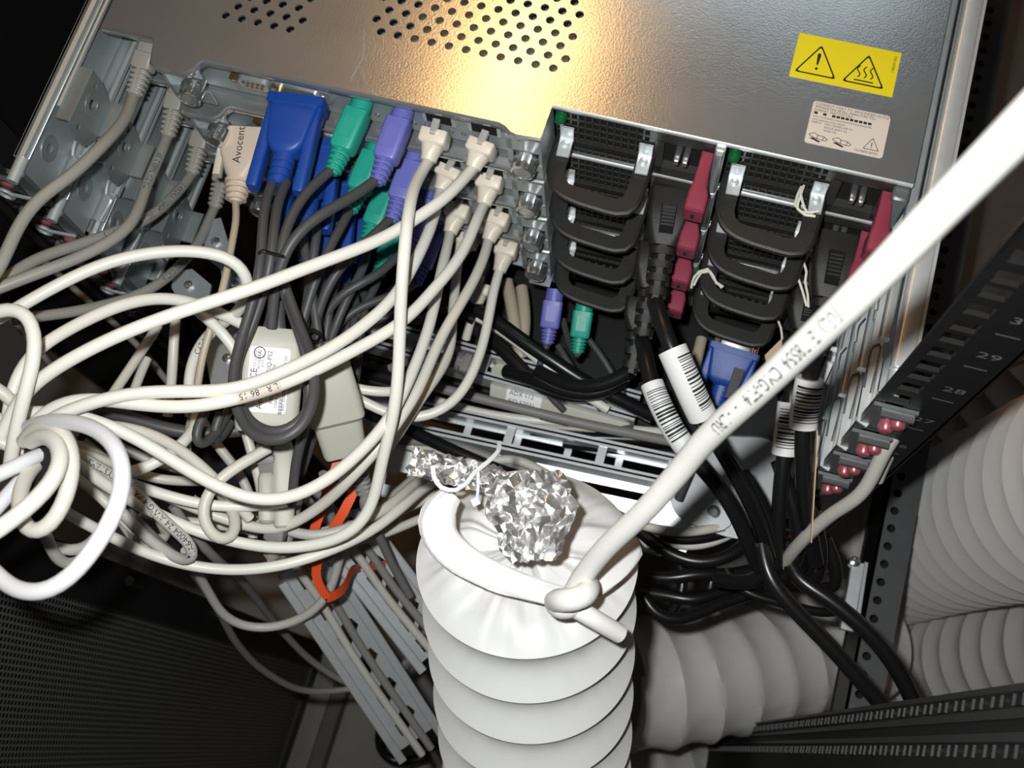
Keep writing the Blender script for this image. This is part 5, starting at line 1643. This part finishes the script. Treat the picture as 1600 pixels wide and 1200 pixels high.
# main duct, tied off at its top
ax0 = [PD(823, 872, 542), PD(829, 985, 575), PD(834, 1100, 609), PD(839, 1215, 644), PD(848, 1420, 712)]
R0 = 54.0
vs, fs, pth, fr = duct(ax0, R0, 33.0, .14, 120, 0, .5, 1.0, 16, .16)
t = thing('flexible_duct', 'big white spiral duct in front, tied shut at the top with foil and cord', 'duct', pth[-1], 'white flexible ducts')
MB().add(vs, fs).build('hose_wall', 'vinyl', t, smooth=38)
# gathered top: wrinkled vinyl drawn over the end
t0, u0, v0 = fr[0]
knot = P(892, 938, 0)
top = []
n = 160
base = pth[0]
c_top = PD(822, 838, 520)
cc_ = CAM - base
cc_ = (cc_ - t0 * cc_.dot(t0)).normalized()
for j in range(19):
    s = j / 18
    ring = []
    for k in range(n):
        a = 6.28318 * k / n
        d = u0 * math.cos(a) + v0 * math.sin(a)
        rim = base + d * R0 + t0 * (.16 * R0 * d.dot(cc_))
        wr = (noise.noise(V((math.cos(a) * 2.5, math.sin(a) * 2.5, s * 3))) * 5.0 + noise.noise(V((math.cos(a) * 8, math.sin(a) * 8, s * 1.2))) * 2.2 + noise.noise(V((math.cos(a) * 20, math.sin(a) * 20, s))) * .7) * math.sin(math.pi * min(1, s * 1.1)) ** .7
        bulge = math.sin(math.pi * min(s * .9, 1)) * 9
        ring.append(lerp(rim, lerp(base, c_top, .45), s) - t0 * (bulge * (1 - .5 * s) + wr))
    top.append(ring)
MB().rings(top, cap=True).build('gathered_end', 'vinyl', t, smooth=60)


def fold_sheet(pts, w0, w1, th, seed):
    """soft folded lip: a flattened, wrinkled tube along the points"""
    sp = relax(spline(pts, 3), 6)
    frs = frames(sp, CAM - pts[0])
    rs_ = []
    for i, p in enumerate(sp):
        s = i / (len(sp) - 1)
        tt, uu, vv = frs[i]
        w_ = lerp(w0, w1, s) * (.55 + .45 * min(1, s * 7))
        rs_.append([p + vv * (w_ * math.cos(6.28318 * k / 28) + .8 * noise.noise(V((k * .7, s * 4, seed)))) + uu * (th * lerp(1, .45, s) * math.sin(6.28318 * k / 28) + .7 * noise.noise(V((k * .9, s * 2.5, seed + 5)))) for k in range(28)])
    MB().rings(rs_).build('rolled_fold', 'vinyl', t, smooth=60)


fold_sheet([PD(706, 772, 500), PD(686, 790, 497), PD(676, 815, 497), PD(684, 842, 497), PD(712, 868, 494), PD(755, 893, 490), PD(815, 916, 487), PD(880, 934, 486)], 9.0, 4.5, 3.0, 1.0)
fold_sheet([PD(984, 842, 512), PD(974, 874, 502), PD(948, 904, 493), PD(905, 931, 487)], 8.0, 4.0, 2.6, 3.0)
# cord strung from above, knotted at the duct's rim
cd_ = thing('hanging_cable', 'thick white cord from the upper right, knotted to the rim of the big duct', 'cord', knot)
cpath = spline([PD(893, 936, 470), PD(897, 925, 469), PD(908, 905, 465), PD(945, 858, 448), PD(1010, 795, 424), PD(1060, 738, 404), PD(1100, 690, 385), PD(1200, 596, 340), PD(1350, 452, 282), PD(1480, 318, 242), PD(1600, 196, 212), PD(1720, 75, 186), PD(1850, -60, 160), PD(1850, -60, 160) + V((60, 40, 60)), PD(1850, -60, 160) + V((170, 130, 240)), PD(1850, -60, 160) + V((250, 220, 520))], 5)
MB().tube(cpath, 4.6, 16).build('cord', 'cord_white', cd_, smooth=60)
q = MB()
acc_ = 0
for i in range(len(cpath) - 1):
    acc_ += (cpath[i + 1] - cpath[i]).length
i0 = min(range(len(cpath)), key=lambda i: (cpath[i] - PD(1330, 472, 288)).length)
i1 = min(range(len(cpath)), key=lambda i: (cpath[i] - PD(1120, 672, 375)).length)
cable_print(q, cpath[i1:i0 + 1][::-1], 4.6, '(UL)  E178554  CMG-FT4   -  - LRU', 6.2, 3, None, False)
q.build('jacket_print', 'ink', cd_, smooth=0)
MB().tube(relax(spline([PD(872, 944, 478), PD(870, 938, 466), PD(882, 938, 456), PD(900, 937, 453), PD(915, 930, 456), PD(921, 918, 464), PD(914, 910, 474)], 2.5), 4), 4.9, 16).build('knot_wrap', 'cord_white', cd_, smooth=60)
MB().tube(relax(spline([PD(866, 938, 480), PD(870, 950, 470), PD(884, 955, 466), PD(898, 950, 468), PD(905, 938, 474)], 2.5), 4), 4.5, 16).build('knot_loop', 'cord_white', cd_, smooth=60)
MB().tube(relax(spline([PD(890, 946, 476), PD(908, 955, 468), PD(930, 968, 470), PD(950, 980, 474), PD(968, 990, 478)], 3), 4), 4.2, 16).build('cord_tail', 'cord_white', cd_, smooth=60)
MB().tube([PD(967, 989.5, 477.8), PD(973, 992, 478.6)], 2.0, 8).build('cord_core', 'ink_grey', cd_, smooth=60)


def foil(label, c, w_, h_, seed, nx, ny, amp, shape, roll=0.0):
    """crumpled sheet of large flat facets facing the camera side; shape(v) = half width at v"""
    rg = random.Random(seed)
    nrm = (CAM - c).normalized()
    ru = (RR - nrm * RR.dot(nrm)).normalized()
    ru = Matrix.Rotation(roll, 3, nrm) @ ru
    up = nrm.cross(ru)
    vs = []
    for j in range(ny + 1):
        v_ = j / ny
        for i in range(nx + 1):
            x = i / nx * 2 - 1
            hw = shape(v_) * w_ / 2
            q3 = V((x * 1.6, v_ * 3.2, seed))
            edge = max(abs(x), abs(v_ * 2 - 1))
            hgt = (abs(noise.noise(q3)) * 2 - .4) * amp * 1.3 + rg.uniform(-.5, .5) * amp - edge ** 2 * amp * .8
            cell = .9 * w_ / nx
            vs.append(c + ru * (x * hw + rg.uniform(-.42, .42) * cell + math.sin(v_ * 9 + seed) * w_ * .02) + up * ((.5 - v_) * h_ + rg.uniform(-.42, .42) * h_ / ny) + nrm * hgt)
    fs = []
    for j in range(ny):
        for i in range(nx):
            a = j * (nx + 1) + i
            if (i + j) % 2:
                fs += [(a, a + 1, a + nx + 2), (a, a + nx + 2, a + nx + 1)]
            else:
                fs += [(a, a + 1, a + nx + 1), (a + 1, a + nx + 2, a + nx + 1)]
    o = MB().add(vs, fs).build('foil_wad', 'foil', smooth=0)
    md = o.modifiers.new('thick', 'SOLIDIFY')
    md.thickness = .0005
    return tag(o, label, 'foil')


foil('crumpled foil wad hanging over the mouth of the big white duct', PD(830, 806, 468), 38, 37, 3, 15, 14, 3.4, lambda v: .72 + .28 * min(1, v * 4) - .78 * max(0, v - .45) + .05 * math.sin(v * 17), .08)
foil('smaller crumpled foil strip at the cable arm, left of the duct mouth', PD(712, 736, 500), 42, 13, 11, 22, 8, 2.6, lambda v: 1.0, -.22)
foil('crumpled foil fringe bridging the two foil wads at the duct rim', PD(798, 752, 492), 34, 6, 23, 16, 5, 1.8, lambda v: 1.0, -.15)
# plastic ties on the foil
t = thing('cable_tie', 'translucent plastic tie holding the left foil strip to the cable arm', 'cable tie', P(720, 745, -60))
MB().ribbon(spline([PD(780, 690, 510), PD(778, 706, 500), PD(762, 722, 494), PD(742, 738, 490), PD(728, 756, 486), PD(712, 766, 486), PD(690, 762, 488), PD(678, 745, 490), PD(676, 728, 492)], 3), 2.0, .7, CAM - P(720, 740, -40)).build('band', 'zip_tie', t)
MB().ribbon(spline([PD(747, 738, 490), PD(747, 760, 492), PD(745, 782, 496)], 3), 1.3, .6, CAM - P(720, 740, -40)).build('band_tail', 'zip_tie', t)
MB().box(-1.6, 1.6, -1.6, 1.6, -1.6, 1.6, frame(PD(743, 784, 495), CAM)).build('tie_head', 'black_gloss', t)

DUCTS = [
    ('pale spiral duct lying level behind the big duct, under the black cords', [PD(960, 1068, 880), PD(1030, 1066, 892), PD(1120, 1052, 910), PD(1210, 1034, 935), PD(1300, 1010, 965), PD(1345, 1001, 985)], 53, 31, .07, 1, 1.2),
    ('large pale spiral duct at the right edge, above the dark brace', [PD(1390, 868, 905), PD(1450, 845, 830), PD(1520, 818, 745), PD(1600, 790, 660), PD(1760, 738, 540), PD(1950, 690, 440)], 56, 27, .13, -1, .6),
    ('pale spiral duct at lower right, directly under the larger one', [PD(1345, 1085, 1150), PD(1420, 1052, 1090), PD(1500, 1040, 1030), PD(1580, 1025, 970), PD(1690, 1010, 900), PD(1900, 985, 800)], 54, 26, .12, -1, .6),
    ('dim brownish duct in the shade above the large right duct', [PD(1400, 740, 1180), PD(1460, 700, 1120), PD(1520, 655, 1080), PD(1600, 590, 1040), PD(1700, 480, 1000), PD(1800, 380, 960)], 54, 28, .12, -1, .6),
    ('short piece of dim duct seen between the brace and the lower right duct', [PD(1330, 940, 1260), PD(1370, 990, 1240), PD(1400, 1050, 1220), PD(1420, 1120, 1200)], 54, 28, .12, 1, .6),
    ('dim duct at the bottom edge under the level pale duct', [PD(930, 1230, 1190), PD(1020, 1228, 1200), PD(1120, 1235, 1215), PD(1220, 1245, 1230), PD(1330, 1250, 1250)], 54, 30, .08, 1, 1.2),
    ('dim duct standing behind the rack post under the grey coaxial cable', [PD(1250, 760, 1300), PD(1320, 830, 1290), PD(1350, 900, 1270), PD(1360, 980, 1260)], 54, 28, .12, 1, .6),
]
for (lab, ax, R, pt, dp, hd, wr), k_ in zip(DUCTS, (1.17, 1.40, 1.22, 1.40, 1.25, 1.15, 1.35)):
    ax = [CAM + (p - CAM) * k_ for p in ax]
    R, pt = R * k_, pt * k_
    vs, fs, pth, fr = duct(ax, R, pt, dp, 64, hd, wr, .1, 8)
    tag(MB().add(vs, fs).build('flexible_duct', 'vinyl_dull', smooth=38), lab, 'duct', 'white flexible ducts')
# grey braided coax running up the right edge
t = cable('worn light grey cable bending over the right rack post to the right edge', [PD(1205, 905, 690), PD(1225, 880, 660), PD(1250, 848, 630), PD(1300, 802, 600), PD(1345, 775, 580), PD(1362, 750, 572), PD(1375, 715, 562), PD(1392, 688, 552), PD(1420, 648, 542), PD(1465, 612, 536), PD(1530, 582, 528), PD(1610, 552, 520), PD(1700, 520, 512)], 7.6, 'worn_cable', 'coaxial_cable')
cable('second worn grey cable running close behind the one over the rack post', [PD(1372, 750, 590), PD(1386, 715, 578), PD(1400, 690, 570), PD(1425, 655, 560)], 6, 'worn_cable', 'coaxial_cable')
# galvanised clip at the end of the brace, small hardware in the dark
t = thing('brace_clip', 'shiny galvanised clip on the side of the brace behind the black cords', 'bracket', P(1325, 930, -330))
MB().bar(P(1340, 880, -330), P(1322, 985, -330), 9, 6).build('bar', 'galv_bright', t)
MB().bar(P(1352, 880, -336), P(1336, 985, -336), 3, 8).build('rib', 'galv', t)
MB().lathe([(0, 4), (8, 4), (9, 2)], Matrix.Translation(P(1332, 880, -330)), 10).build('bolt', 'chrome', t)
